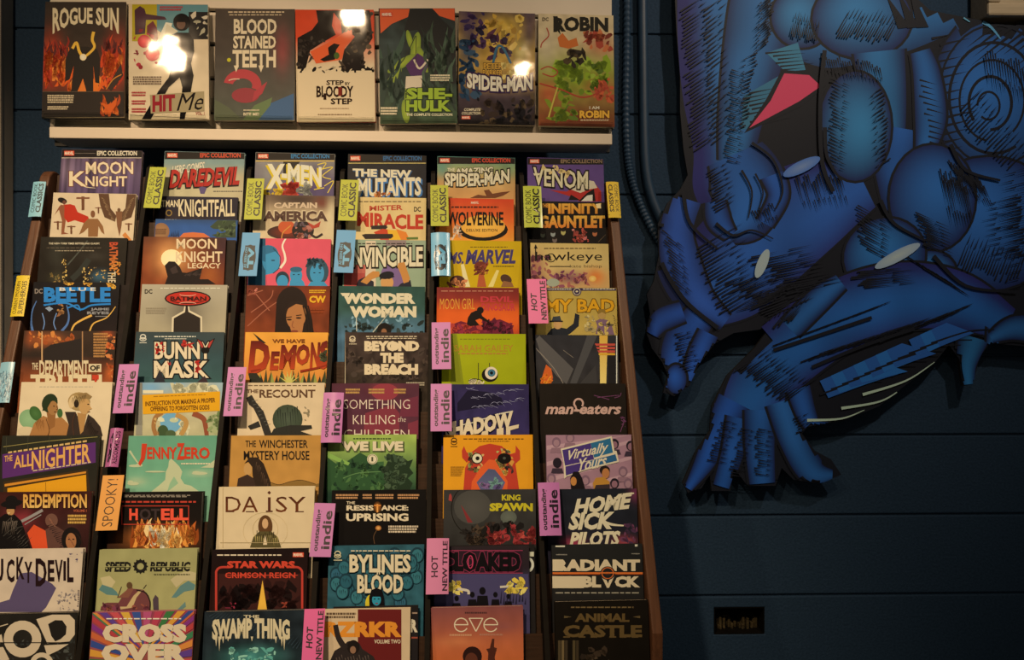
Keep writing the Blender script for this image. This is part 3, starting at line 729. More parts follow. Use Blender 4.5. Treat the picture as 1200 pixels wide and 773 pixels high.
# --- second column
@cov((1, 0), 'E', 'grey green book with a black band and slanted red title, top of the second column')
def _(k):
    k.bg('74857f', '7a8a80', 'b09e78', 'b8a67e', span=.08, n=.06)
    k.epic(165, 636, 87, 132, 180, 240, 372, 610, 'c0462c')
    k.t('HERE COMES', 'd4c4a4', 205, 160, 400, 212, b=.02, sh=.3, sl=-.14, out='5a5a50', ow=.02)
    k.t('DAREDEVIL', 'a82820', 192, 185, 604, 292, b=.04, sh=.25, sl=-.05, out='1e1412', ow=.04, dx=-5, dy=5)
    k.p('5a4a6a', 365, 300, 385, 292, 412, 300, 398, 335, 375, 335); k.d('5a5248', 450, 318, 620, 326)
@cov((1, 1), 'E', 'dark navy book with tall cream letters behind a blue book, second in the second column', back=.0070, th=.006)
def _(k):
    k.bg('231f2a', '241f28', span=.08, n=.08, blobs=((300, 460, 120, 30, '3a2a24', .5),))
    k.t('BATMAN', 'd4bc92', 108, 372, 243, 412, b=.02); k.t('KNIGHTFALL', 'd4bc92', 246, 368, 576, 470, b=.02, arc=-3)
    k.o('8a6a34', 190, 447, 16, 16, 6)
@cov('1b', 'E', 'blue book with orange mound and green rock, in front of the dark navy book', th=.006)
def _(k):
    k.bg('2a4468', '2e5288', '30548a', span=.03, n=.06)
    k.e('8a6040', 145, 555, 48, 50, core='a07248'); k.d('5a3a28', 110, 540, 175, 575, 4)
    k.p('c8683a', 250, 590, 275, 565, 330, 560, 395, 566, 432, 590); k.hatch('1e3050', 190, 590, 250, 590, 8, 3, -34, 8)
    k.p('39442f', 430, 528, 475, 490, 520, 478, 582, 480, 582, 592, 470, 590, 440, 575, 520, 560, 530, 545, 450, 540); k.s('4a5638 2c3626 566240', 480, 490, 578, 585, 22, 10, 61)
    k.d('d8c8a8', 165, 480, 430, 489)
@cov((1, 2), 'I', 'brown book with a glowing disc and cream title, third in the second column', copy=1)
def _(k):
    k.bg('4a2a20', '6a301c', '7a381e', span=.1, n=.12, blobs=((250, 160, 90, 90, 'e8b870', 1.0), (240, 160, 160, 150, 'b85a28', .55), (480, 260, 60, 60, 'a85a28', .7), (560, 100, 70, 120, '33202a', .7)))
    k.e('f0d49a', 255, 165, 62, 55, core='f4dca8')
    k.p('1f1716', 215, 205, 240, 180, 275, 182, 305, 215, 318, 245, 345, 248, 436, 218, 420, 285, 470, 285, 515, 315, 215, 318, 232, 270); k.p('3a2c28', 245, 225, 280, 205, 295, 245, 260, 255); k.hatch('4a3a34', 330, 262, 420, 262, 7, 26, -20, 5)
    k.t('MOON', 'd8b98e', 284, 48, 520, 108, b=.02); k.t('KNIGHT', 'd8b98e', 280, 122, 554, 186, b=.02); k.t('LEGACY', 'd8b98e', 350, 190, 545, 222, b=.02)
@cov((1, 3), 'I', 'pale grey book with a red oval badge over a dark shape, second column')
def _(k):
    k.bg('a89a80', 'a39478', 'a89878', span=.1, n=.03, blobs=((340, 480, 130, 130, '5a5044', .8),))
    k.p('d0bc98', 255, 600, 258, 508, 325, 470, 332, 432, 356, 432, 362, 468, 434, 505, 434, 600); k.p('2b231e', 266, 600, 268, 514, 334, 478, 338, 440, 350, 440, 354, 476, 424, 512, 424, 600)
    k.e('1e1614', 350, 398, 136, 46); k.e('b42c20', 350, 398, 127, 38); k.o('1e1614', 350, 400, 104, 27, 5, a0=20, a1=160); k.o('d0a080', 350, 372, 48, 10, 4, a0=10, a1=170); k.t('BATMAN', '3a1210', 248, 386, 460, 412, b=.04); k.o('d0a080', 350, 430, 50, 10, 4, a0=190, a1=350)
    k.t('DC', '2a221c', 98, 344, 143, 370, b=.03); k.d('8a7a62', 105, 452, 225, 492, 3); k.d('d8ccb0', 190, 336, 540, 343)
@cov((1, 4), 'M', 'teal book with red blotted cream letters and pointed red ears, in the second column')
def _(k):
    k.bg('38403f', '34494a', '3a5652', span=.1, n=.06)
    k.o('d0c4ac', 138, 72, 15, 13, 6); k.o('d0c4ac', 138, 86, 18, 9, 5); k.d('d0c4ac', 118, 104, 160, 112)
    k.d('d0c4ac', 205, 68, 447, 77); k.d('d0c4ac', 265, 82, 392, 88)
    k.t('BUNNY', 'd8c09a', 205, 102, 540, 204, b=.035, out='16181a', ow=.06); k.t('MASK', 'd8c09a', 202, 212, 524, 314, b=.035, out='16181a', ow=.06)
    k.s('b03028 a82820', 215, 108, 260, 180, 10, 12, 71); k.s('b03028', 375, 102, 422, 130, 7, 10, 72); k.s('b03028 a82820', 445, 215, 470, 300, 10, 11, 73); k.s('b03028', 280, 212, 300, 235, 3, 7, 74)
    for s in (-1, 1):
        k.p('14110f', 505 + s * 55, 80, 505 + s * 22, 98, 505 + s * 6, 135, 505 + s * 22, 145); k.p('a83830', 505 + s * 47, 88, 505 + s * 22, 104, 505 + s * 12, 132, 505 + s * 22, 138)
    k.e('14110f', 503, 152, 24, 18); k.p('2c2a2e', 200, 340, 238, 264, 270, 340); k.p('3a2a2c', 455, 340, 500, 300, 520, 340)
@cov((1, 5), 'M', 'book with a yellow title banner over a cloudy blue scene, in the second column')
def _(k):
    k.bg('8fa0a0', 'b8ab84', 'b4a67c', span=.1, n=.08, blobs=((180, 370, 90, 40, '6f9cb8', .9), (330, 350, 60, 30, '7aa6c0', .7), (470, 370, 80, 35, 'c0b48c', .9), (590, 400, 40, 60, '8aa8b0', .6), (560, 600, 50, 60, '8a9a6a', .7)))
    k.s('c4b890 d0c49c', 320, 350, 560, 405, 22, 24, 76); k.e('6a9cb4', 300, 575, 62, 60, core='78a8c0'); k.e('b8b890', 320, 560, 26, 14); k.s('c8bc94 d0c8a0', 230, 540, 400, 640, 12, 18, 77)
    k.l('9a6a3c', 26, 215, 650, 200, 600, 212, 545, 250, 515); k.l('b08448', 28, 330, 528, 380, 555, 390, 590, 360, 650); k.l('8a4830', 34, 430, 520, 490, 550, 505, 600, 512, 655, taper=.3)
    k.e('3e4e30', 255, 625, 32, 36); k.e('4a5838', 300, 640, 30, 22); k.s('8a9460 6a7a4a a0a070', 530, 520, 620, 645, 26, 14, 78); k.s('8a6238 c8a060', 205, 540, 230, 640, 10, 7, 79)
    k.r('8a8270', 96, 342, 134, 648)
    k.p('d8981c', 134, 412, 590, 392, 588, 506, 138, 526); k.r('d8c8a0', 138, 385, 258, 404)
    k.t('INSTRUCTION FOR MAKING A PROPER', '5a3210', 152, 440, 562, 468, b=.03, sl=-.055); k.t('OFFERING TO FORGOTTEN GODS', '5a3210', 182, 476, 528, 504, b=.03, sl=-.03)
    k.d('9a6418', 200, 420, 505, 427, 1, sl=-.04)
@cov((1, 6), 'Q', 'sea green book with a red title over a cream smoke plume, in the second column')
def _(k):
    k.bg('5f9072', '689a78', '7aa482', span=.11, n=.05, blobs=((150, 320, 60, 25, 'a8b088', .8), (520, 270, 70, 20, 'a8b48c', .8)))
    h = 'b4b48a'
    k.p(h, 340, 200, 352, 185, 375, 205, 400, 230, 418, 262, 408, 300, 430, 335, 470, 345, 520, 380, 235, 380, 285, 340, 318, 310, 322, 262, 336, 235); k.p('8aa880', 370, 290, 395, 330, 330, 380, 345, 330)
    k.e(h, 520, 272, 46, 9); k.e(h, 500, 266, 22, 8); k.e(h, 145, 228, 40, 8); k.e(h, 165, 222, 20, 7); k.e(h, 130, 332, 34, 10); k.e(h, 115, 322, 16, 9); k.l(h, 12, 110, 140, 150, 200, 165, 215, taper=.6); k.p(h, 525, 238, 570, 222, 622, 190, 626, 225, 600, 240); k.e(h, 260, 262, 60, 5)
    k.t('ENNY', 'c03a22', 212, 118, 388, 188, b=.035); k.t('ERO', 'c03a22', 430, 118, 580, 188, b=.035); k.t('Z', 'c03a22', 386, 95, 432, 192, b=.04)
    k.p('c03a22', 182, 98, 212, 98, 200, 185, 172, 228, 160, 215, 176, 180); k.d('e0c8a0', 412, 212, 580, 222)
@cov((1, 7), 'Q', 'black book with a red neon sign title above flames, in the second column')
def _(k):
    k.bg('17120f', '17110e', '2a1810', span=.11, n=.1, blobs=((270, 650, 170, 60, 'c87030', .8),))
    k.fl('b85a24 8a4018 d88a3a c87030', 110, 640, 490, 720, 70, 90, 34, 91); k.fl('f0d8a8 e8c080 f0e0c0 e0a050', 210, 640, 350, 715, 40, 80, 30, 92); k.fl('9a4a20 6a2c14 b8602a', 165, 660, 260, 700, 14, 50, 20, 93); k.fl('e8b060 d88838', 350, 680, 440, 720, 16, 70, 22, 94)
    k.d('8a7a68', 78, 398, 465, 414, 2); k.d('b83c2c', 60, 434, 498, 448)
    for q in ((62, 460, 458, 465), (62, 568, 458, 573), (62, 460, 67, 573), (453, 460, 458, 573)): k.r('b03828', *q)
    k.t('H', 'e05038', 108, 478, 158, 546, b=.04); k.t('OT', '3a2c2a', 168, 478, 288, 546, b=.03); k.t('ELL', 'e05038', 294, 478, 455, 546, b=.04)
    k.r('4a4238', 536, 384, 541, 710)
@cov((1, 8), 'U', 'olive green book with a black split title and gear ring, in the second column')
def _(k):
    k.bg('968e5c', '9c925e', 'a09862', span=.12, n=.06)
    k.p('567670', 110, 260, 140, 215, 165, 240, 200, 270, 210, 290, 150, 285); k.p('b8a678', 118, 200, 165, 190, 195, 220, 175, 250, 130, 235); k.p('5a7872', 475, 300, 520, 240, 560, 215, 600, 235, 590, 260, 540, 270, 500, 300); k.p('b4a276', 470, 210, 510, 180, 560, 165, 600, 175, 600, 215, 540, 215, 500, 250); k.p('5f7a72', 500, 365, 545, 320, 548, 345, 515, 370)
    k.p('6a3a38', 118, 365, 122, 345, 150, 325, 210, 325, 240, 275, 285, 255, 335, 260, 362, 290, 372, 365); k.p('b89a6a', 250, 345, 285, 290, 315, 262, 330, 262, 300, 300, 280, 350, 200, 362, 180, 345); k.p('7a4a3a', 205, 300, 250, 262, 270, 230, 285, 260, 260, 300); k.l('2a1c1a', 7, 300, 262, 345, 275, 368, 320, 366, 365); k.e('5a4028', 265, 238, 15, 17)
    k.l('3a2c24', 4, 205, 300, 225, 245); k.l('3a2c24', 4, 335, 255, 350, 235); k.p('4a3a40', 385, 360, 382, 310, 395, 285, 410, 300, 412, 365); k.s('7a3a48 8a4a3a 5a2c34', 130, 335, 360, 366, 20, 12, 96)
    k.t('SPEED', '1f1c18', 142, 119, 273, 170, b=.04, sh=.15); k.t('REPUBLIC', '1f1c18', 368, 119, 571, 168, b=.04, sh=.15); k.o('1f1c18', 320, 142, 25, 25, 15)
    for q in range(12): a = q * .5236; k.e('1f1c18', 320 + 34 * math.cos(a), 142 + 34 * math.sin(a), 4, 4, n=6)
    k.r('9c925e', 142, 143, 272, 146); k.r('9c925e', 370, 143, 570, 146); k.d('5a5438', 388, 180, 568, 186)
@cov((1, 9), 'U', 'rainbow striped book with fat cream letters, lowest in the second column', front=.0)
def _(k):
    k.bg('8a3a4a', '8a4a3a', n=.1, span=.1)
    hs = ['a83a4a', '3a6a3a', 'c88a34', '34447a', 'b85a34', '7a3070', 'a83a3a', '3a7048', 'c87a38', '5a3a7a', 'b8484a', 'c8983a', '384a80', 'a84a6a']
    for i in range(26):
        a0 = math.pi * (i / 26.0) ; a1 = math.pi * ((i + .75) / 26.0)
        k.p(hs[i % len(hs)], 340 - 60 * math.cos(a0), 640 - 100 * math.sin(a0), 340 - 480 * math.cos(a0), 700 - 420 * math.sin(a0), 340 - 480 * math.cos(a1), 700 - 420 * math.sin(a1), 340 - 60 * math.cos(a1), 640 - 100 * math.sin(a1))
    k.t('CROSS', 'cdb490', 130, 430, 553, 525, b=.07); k.t('OVER', 'cdb490', 124, 530, 556, 628, b=.07); k.d('e0ccb0', 150, 402, 525, 411)

# --- third column
@cov((2, 0), 'E', 'book with white and yellow slanted title and lightning, top of the third column')
def _(k):
    k.bg('7f786c', '746a6a', '544660', span=.08, n=.1, blobs=((1050, 260, 100, 90, '4a3a5c', .9), (770, 250, 60, 90, '8a8478', .6)))
    k.p('26221f', 860, 145, 960, 145, 880, 240, 860, 240); k.epic(698, 1164, 92, 137, 712, 772, 905, 1130, '2c6c92'); k.r('c8a24a', 698, 140, 1162, 146)
    for q in ((1060, 165, 1110, 155, 1080, 200), (1090, 190, 1150, 180, 1090, 230, 1140, 250), (1100, 290, 1155, 260, 1120, 330), (1040, 310, 1100, 300)): k.l('d8b840', 5, *q)
    k.t('X', 'c8a81c', 752, 168, 868, 312, b=.06); k.t('-MEN', 'c8a81c', 842, 172, 1078, 292, b=.06, sl=.12)
    k.t('X', 'd4c6a6', 764, 160, 872, 305, b=.04); k.t('-MEN', 'd4c6a6', 850, 165, 1085, 282, b=.04, sl=.12)
    k.s('b02820 c04030 902018', 850, 280, 945, 345, 30, 17, 101); k.s('8a8478 a09880 6a6660', 945, 285, 1030, 345, 22, 14, 102); k.s('c8a020 b89020', 740, 310, 850, 345, 12, 12, 103)
@cov((2, 1), 'E', 'tan book with dark cloud and a blocky two line title, second in the third column')
def _(k):
    k.bg('6a5240', 'b89c76', 'c8ae84', span=.09, n=.08, blobs=((950, 370, 190, 40, '33201c', .95), (1090, 390, 50, 40, '6a2a20', .9), (1140, 480, 30, 120, 'd0bc90', .8)))
    k.e('33201c', 880, 560, 115, 42, core='7a2a1a'); k.e('b8502a', 880, 530, 50, 40); k.e('231a1a', 975, 550, 65, 55); k.s('8a4a3a a86a5a 5a4a50', 930, 510, 1020, 590, 18, 14, 104); k.p('a83a2a', 1000, 500, 1040, 520, 1080, 495, 1070, 530, 1030, 540); k.l('2a1e1c', 14, 1010, 560, 1050, 590, 1090, 570); k.l('c8823a', 6, 905, 520, 860, 560, 850, 598)
    k.t('CAPTAIN', 'c4a684', 805, 386, 1058, 420, b=.04); k.t('AMERICA', '4e342a', 742, 436, 1120, 497, b=.05, out='c8b08a', ow=.04, dx=-2, dy=-2)
@cov((2, 2), 'I', 'pink book with several blue faces and a curl of smoke, third in the third column')
def _(k):
    k.bg('cc4a58', 'd0505e', span=.1, n=.03)
    k.r('235064', 700, 45, 806, 330); k.e('3a86a8', 838, 172, 52, 78); k.e('2a6480', 820, 135, 60, 50); k.p('3a86a8', 806, 140, 870, 120, 890, 170, 886, 225, 850, 250, 806, 260); k.l('17323e', 4, 850, 105, 890, 150, 892, 190, 880, 225, 850, 250); k.e('1e4456', 850, 175, 12, 4)
    k.l('e0ccb0', 9, 925, 45, 905, 90, 918, 140, 920, 180, 892, 220, taper=-.6)
    k.e('23343c', 905, 285, 40, 46); k.e('3a86a8', 905, 300, 33, 40)
    k.p('3a86a8', 945, 330, 950, 295, 960, 280, 1010, 280, 1030, 300, 1040, 330); k.e('3a86a8', 985, 262, 36, 46); k.e('2a5a70', 985, 228, 36, 16); k.e('17323e', 972, 258, 6, 3); k.e('17323e', 1000, 258, 6, 3)
    k.e('2c4a56', 1110, 240, 66, 78); k.e('3a86a8', 1108, 250, 42, 58); k.p('3a86a8', 1050, 330, 1070, 300, 1150, 300, 1175, 330); k.e('17323e', 1092, 248, 7, 3); k.e('17323e', 1124, 248, 7, 3); k.s('203a44 2c4a56', 1055, 165, 1165, 215, 24, 12, 106)
@cov((2, 3), 'I', 'dark orange photo book with a young face and braids, fourth in the third column')
def _(k):
    k.bg('5a2416', '642a16', '7a361a', span=.1, n=.2, blobs=((1110, 400, 80, 90, '9a3e18', .9), (780, 420, 90, 80, '6a2c1c', .7)))
    for q in ((700, 380, 790, 350), (720, 480, 830, 400, 850, 350), (700, 560, 800, 470, 870, 420), (740, 360, 830, 470)): k.l('a05a40', 5, *q)
    k.s('b86a58 8a4030', 700, 340, 760, 380, 8, 9, 107)
    k.e('1f1310', 960, 440, 92, 112); k.p('1f1310', 870, 420, 860, 600, 1090, 600, 1075, 520, 1045, 430, 980, 350); k.e('a4683a', 985, 500, 58, 78, 8); k.p('a4683a', 935, 520, 1035, 510, 1020, 600, 960, 600)
    k.p('241612', 915, 470, 950, 420, 1010, 410, 1040, 440, 985, 430, 950, 450); k.e('20120e', 945, 522, 15, 5); k.e('20120e', 1000, 512, 16, 5); k.l('2a1810', 5, 925, 510, 960, 505); k.l('2a1810', 5, 985, 498, 1018, 494); k.l('8a5030', 5, 968, 530, 962, 560, 975, 570); k.e('7a3a2a', 975, 590, 22, 7)
    for x in (1045, 1060, 1075): k.l('160e0c', 7, x - 20, 440, x, 520, x + 8, 598)
    k.t('CW', 'd89e24', 1062, 382, 1160, 424, b=.05); k.d('d89e24', 1062, 348, 1160, 370, 2); k.d('8a3a18', 1070, 455, 1150, 490, 2)
@cov((2, 4), 'M', 'orange book with jagged dark red title and spiky leaves, in the third column')
def _(k):
    k.bg('dc9638', 'd88c38', 'c87c34', span=.1, n=.06)
    k.p('26221c', 780, 48, 810, 70, 860, 110, 830, 112)
    for q in range(22):
        x = 760 + q * 21; h_ = 40 + (q * 37 % 50); k.p(('343a24', '4a4a2a', '8a8a44', '2a261c')[q % 4], x, 345, x + 24, 345, x + 6 + (q % 3) * 10, 345 - h_)
    for a in (-70, -40, -15, 15, 40, 70): k.p('b8ac58', 985, 345, 1005, 345, 995 + a, 258 + abs(a) * .6)
    k.p('2c2a20', 755, 290, 800, 280, 850, 345, 770, 345)
    k.t('WE HAVE', '7a4018', 896, 86, 1087, 108, b=.03)
    for s, x0, x1, y0, y1 in (('D', 752, 882, 96, 285), ('E', 880, 940, 158, 268), ('M', 935, 1040, 120, 262), ('O', 1035, 1115, 115, 238), ('N', 1115, 1178, 105, 255), ('S', 1165, 1240, 95, 262)):
        k.t(s, '5a1712>b03e1e', x0, y0, x1, y1, b=.05, sh=.15)
    k.l('8a2a16', 14, 770, 275, 830, 262, taper=.6); k.l('8a2a16', 14, 1060, 275, 1180, 250, 1230, 232, taper=.5); k.s('3a3a28 4a4a30', 1180, 165, 1230, 215, 8, 12, 108)
@cov((2, 5), 'M', 'cream book with a rifle and helmeted head in dark green, in the third column')
def _(k):
    k.bg('ccb088', 'd0b48c', n=.04, span=.1)
    k.d('6a5238', 755, 355, 1150, 364); k.t('THE', '5a3c28', 744, 380, 814, 402, b=.04); k.t('RECOUNT', '5a3c28', 820, 381, 1148, 430, b=.03)
    for x in (850, 902, 955, 1005, 1060): k.r('cdb18a', x, 400, x + 5, 412)
    k.p('302c27', 742, 432, 775, 412, 800, 455, 845, 510, 895, 650, 850, 650, 820, 560, 785, 490, 760, 470); k.p('302c27', 752, 595, 815, 565, 828, 598, 768, 618); k.hatch('5a564a', 770, 440, 860, 600, 8, 26, -6, 5)
    k.e('38402f', 985, 555, 88, 86, core='4a5240'); k.p('2c2a24', 905, 610, 1000, 590, 1125, 590, 1130, 610, 1060, 625, 1150, 655, 880, 655); k.hatch('232620', 920, 500, 1050, 500, 9, 6, 90, 5); k.s('8a7a5c', 1080, 480, 1110, 560, 6, 9, 109)
@cov((2, 6), 'Q', 'tan orange book with black title and a long haired woman drawn, in the third column')
def _(k):
    k.bg('b27e3a', 'b68240', n=.06, span=.11)
    k.t('THE', '201812', 788, 80, 850, 118, b=.02); k.t('WINCHESTER', '201812', 868, 76, 1154, 124, b=.02); k.t('MYSTERY HOUSE', '201812', 778, 140, 1163, 195, b=.02)
    k.e('b88a50', 802, 248, 24, 36); k.p('2e2118', 782, 215, 812, 178, 860, 178, 895, 215, 920, 280, 945, 348, 845, 348, 830, 285, 828, 235, 805, 205); k.p('382820', 738, 348, 745, 302, 800, 278, 835, 300, 850, 348); k.hatch('5a4230', 850, 200, 925, 330, 10, -6, 40, 4)
    k.p('82602e', 935, 330, 985, 338, 1050, 320, 1120, 312, 1200, 335, 1250, 330, 1250, 350, 940, 350); k.l('3a2a18', 3, 925, 320, 985, 338, 1050, 320, 1120, 312, 1200, 335)
@cov((2, 7), 'Q', 'cream book with a wide brown title and a praying figure, in the third column')
def _(k):
    k.bg('cdb288', 'd0b58c', n=.03, span=.12)
    k.t('DA', '4a2414>6a3418', 672, 408, 862, 499, b=.0); k.t('SY', '4a2414>6a3418', 966, 408, 1142, 500, b=.0); k.r('52281a', 920, 412, 936, 494); k.r('52281a', 908, 490, 948, 499); k.p('52281a', 928, 374, 938, 385, 928, 396, 916, 385)
    for q in (672, 790, 1080): k.r('52281a', q, 493, q + 50, 499)
    k.o('b89c6c', 905, 600, 74, 74, 2.5); k.o('c0a474', 905, 610, 130, 110, 2)
    k.e('5a3a20', 905, 582, 42, 66); k.e('c4986a', 904, 566, 18, 30); k.p('55492a', 815, 706, 835, 645, 870, 612, 940, 612, 978, 645, 998, 706); k.hatch('b09a5a', 840, 640, 980, 640, 12, 4, 44, 5); k.p('d8bc94', 892, 690, 904, 625, 916, 690); k.hatch('241c10', 850, 620, 960, 620, 9, -2, 60, 4)
    k.r('a88e64', 640, 676, 1180, 679); k.r('b89c70', 655, 352, 658, 706)
@cov((2, 8), 'U', 'black book with red neon frame and a yellow blade of light, in the third column', gloss=0)
def _(k):
    k.bg('1c1110', '241210', '30150f', span=.12, n=.08)
    k.p('3a1c18', 712, 180, 1122, 180, 1122, 365, 712, 365); k.s('1a0e0d 2a1412 140b0b', 730, 230, 900, 360, 30, 28, 111); k.s('1a0e0d 2a1412', 960, 240, 1110, 360, 26, 28, 112); k.s('8a2a3a 6a2030', 760, 320, 800, 356, 6, 7, 113); k.s('8a3a2a', 1030, 325, 1060, 350, 4, 7, 114)
    for q in ((700, 368, 700, 200, 702, 165, 722, 148, 765, 147), (1085, 147, 1112, 148, 1130, 165, 1132, 200, 1132, 368)): k.l('b43a2e', 11, *q)
    k.p('e0a83e', 933, 212, 956, 365, 907, 365)
    k.t('STAR WARS', 'c4402c', 755, 116, 1096, 152, b=.06); k.t('CRIMSON REIGN', 'c4402c', 745, 173, 1098, 202, b=.02); k.r('c4402c', 745, 186, 1110, 189)
    k.d('d8c0a0', 705, 83, 1030, 92); k.marvel(1085, 73, 1140, 96, 'c84830')
@cov((2, 9), 'U', 'dark teal book with a dripping cream title, lowest in the third column')
def _(k):
    k.bg('1e2428', '20292c', n=.3, span=.1, blobs=((880, 600, 130, 50, '4a8a80', .9),))
    k.hatch('2e3a40', 650, 400, 1130, 560, 30, 40, -50, 5); k.s('5a9a8a 3a7068 8ab8a0', 760, 560, 1010, 660, 40, 14, 116)
    k.t('THE', 'c8b48c', 838, 387, 916, 402, b=.03); k.t('SWAMP THING', 'c8b48c', 680, 402, 1070, 505, b=.05, arc=8)
    for x, h_ in ((700, 545), (716, 570), (735, 530), (1030, 545), (1042, 565), (760, 520), (880, 520), (1000, 530)): k.p('c8b48c', x - 6, 495, x + 6, 495, x, h_)

# --- fourth column
@cov((3, 0), 'F', 'black book with a cream and blue slanted title, top of the fourth column')
def _(k):
    k.bg('191a1e', '1c1d22', n=.1, span=.08)
    k.epic(138, 600, 104, 150, 153, 212, 345, 570, '2c5a80'); k.r('b8a05c', 138, 153, 598, 158)
    k.t('THE NEW', 'd2c09c', 166, 192, 510, 238, b=.05, sl=.03, out='2a4a6a', ow=.03, dx=4, dy=5); k.t('MUTANTS', '3a6a98', 202, 246, 578, 358, b=.05, sl=-.02); k.t('MUTANTS', 'd2c09c', 196, 240, 568, 350, b=.035, sl=-.02)
    k.s('a85a2a 8a4a24 c87a3a', 300, 330, 400, 356, 10, 12, 121)
@cov((3, 1), 'F', 'tan book with an arched red title and striped disc, second in the fourth column')
def _(k):
    k.bg('ccac70', 'd0b074', n=.05, span=.09)
    k.t('MISTER', 'a83c26', 265, 402, 460, 433, b=.03, sl=-.03); k.t('MIRACLE', 'b0321e', 192, 452, 580, 540, b=.04, sl=.05, arc=-6); k.t('DC', '201a16', 526, 411, 566, 440, b=.03); k.d('4a3a28', 205, 378, 566, 386)
    k.p('28201e', 275, 522, 360, 518, 372, 530, 360, 543, 275, 543); k.p('b83c22', 290, 560, 340, 540, 380, 545, 385, 605, 330, 605); k.p('d8a02a', 370, 545, 430, 548, 450, 605, 380, 605); k.p('28201e', 220, 575, 240, 570, 400, 570, 405, 585, 390, 598, 240, 600); k.p('d0742a', 420, 540, 480, 560, 500, 605, 450, 605); k.p('5a6a30', 480, 590, 550, 588, 550, 602, 485, 603)
@cov((3, 2), 'J', 'grey green book with striped panels and outlined title, third in the fourth column')
def _(k):
    k.bg('8c9678', '8c9878', n=.03, span=.1)
    k.r('86706a', 410, 55, 530, 90); k.r('a4423a', 165, 210, 290, 330); k.r('c8b090', 292, 60, 352, 330); k.r('b0584a', 230, 200, 292, 250); k.e('74587e', 458, 265, 78, 80)
    k.t('INVINCIBLE', 'd2bf9a', 192, 96, 628, 214, b=.035, out='16130f', ow=.07, sl=-.01); k.d('2a241c', 248, 74, 566, 82)
    k.p('20202a', 236, 330, 250, 290, 290, 270, 340, 300, 340, 330); k.p('b87a3c', 262, 300, 310, 255, 335, 238, 372, 240, 375, 268, 330, 285, 300, 315); k.p('20202a', 480, 330, 500, 310, 555, 290, 562, 330); k.p('b87a3c', 478, 210, 485, 190, 520, 185, 530, 215, 552, 280, 545, 300, 515, 310, 500, 260)
    k.e('c08a50', 418, 305, 38, 42); k.e('15151c', 415, 262, 44, 22, -10); k.p('15151c', 375, 290, 380, 262, 440, 250, 462, 270, 430, 285, 395, 278)
@cov((3, 3), 'J', 'teal green book with heavy cream two line title, fourth in the fourth column')
def _(k):
    k.bg('26443a', '2e4c44', '48687a', span=.1, n=.15, blobs=((180, 350, 40, 60, '1e4a42', .7), (560, 560, 60, 50, '587a88', .6)))
    k.s('22302e 1c2826 2e3c3a', 170, 540, 620, 610, 40, 15, 126); k.s('7a98a0 5a7a88', 200, 500, 560, 560, 18, 10, 127)
    k.t('WONDER', 'd0bd98', 158, 366, 584, 430, b=.07); k.t('WOMAN', 'd0bd98', 200, 442, 590, 510, b=.07); k.p('d0bd98', 145, 366, 200, 366, 195, 384, 158, 384); k.p('d0bd98', 168, 392, 205, 392, 205, 406, 178, 406)
    k.l('a8a490', 7, 335, 595, 390, 530, 452, 455, taper=.6); k.e('14110f', 402, 580, 42, 40); k.e('8a5a3a', 400, 592, 16, 18); k.l('d0c8b0', 4, 238, 510, 240, 590)
@cov((3, 4), 'N', 'dark brown book with three centred lines of fat cream letters, in the fourth column', copy=1)
def _(k):
    k.bg('382a24', '3a2c26', '33281f', span=.1, n=.35, ns=40)
    k.s('2a201c 44362e 4a3a30 241c18', 225, 150, 730, 340, 90, 16, 131); k.r('c4ac88', 220, 50, 224, 345); k.o('cbb490', 265, 82, 15, 13, 6); k.o('cbb490', 265, 94, 16, 9, 4); k.d('cbb490', 245, 112, 290, 119)
    k.d('cbb490', 345, 68, 642, 76); k.d('cbb490', 350, 80, 640, 86)
    k.t('BEYOND', 'd4ba92', 335, 96, 657, 157, b=.07); k.t('THE', 'd4ba92', 428, 166, 565, 225, b=.07); k.t('BREACH', 'd4ba92', 335, 231, 650, 295, b=.07); k.e('d4ba92', 513, 127, 24, 26); k.p('d4ba92', 488, 293, 515, 236, 542, 293)
    k.d('a8967a', 580, 338, 690, 362, 2)
@cov((3, 5), 'N', 'dark maroon book with thin cream lettering, in the fourth column')
def _(k):
    k.bg('502832', '522a36', '5a2c38', span=.1, n=.1, blobs=((450, 380, 80, 40, '8a343a', .8),))
    k.e('8a343c', 455, 395, 80, 50); k.p('7a303a', 340, 520, 500, 470, 540, 520, 540, 640, 330, 640); k.p('6a2c3a', 560, 440, 650, 420, 650, 540, 540, 540); k.p('78303c', 590, 580, 650, 560, 650, 645, 590, 645)
    k.t('SOMETHING', 'd8bfa4', 215, 440, 602, 495, b=-.012); k.t('KILLING', 'd8bfa4', 268, 530, 516, 585, b=-.008); k.t('the', 'd8bfa4', 532, 540, 578, 570, b=-.01, sh=.2); k.t('CHILDREN', 'd8bfa4', 215, 616, 598, 668, b=-.012)
    for x0, x1 in ((225, 310), (360, 452), (508, 578)): k.d('b88a4a', x0, 376, x1, 410, 2)
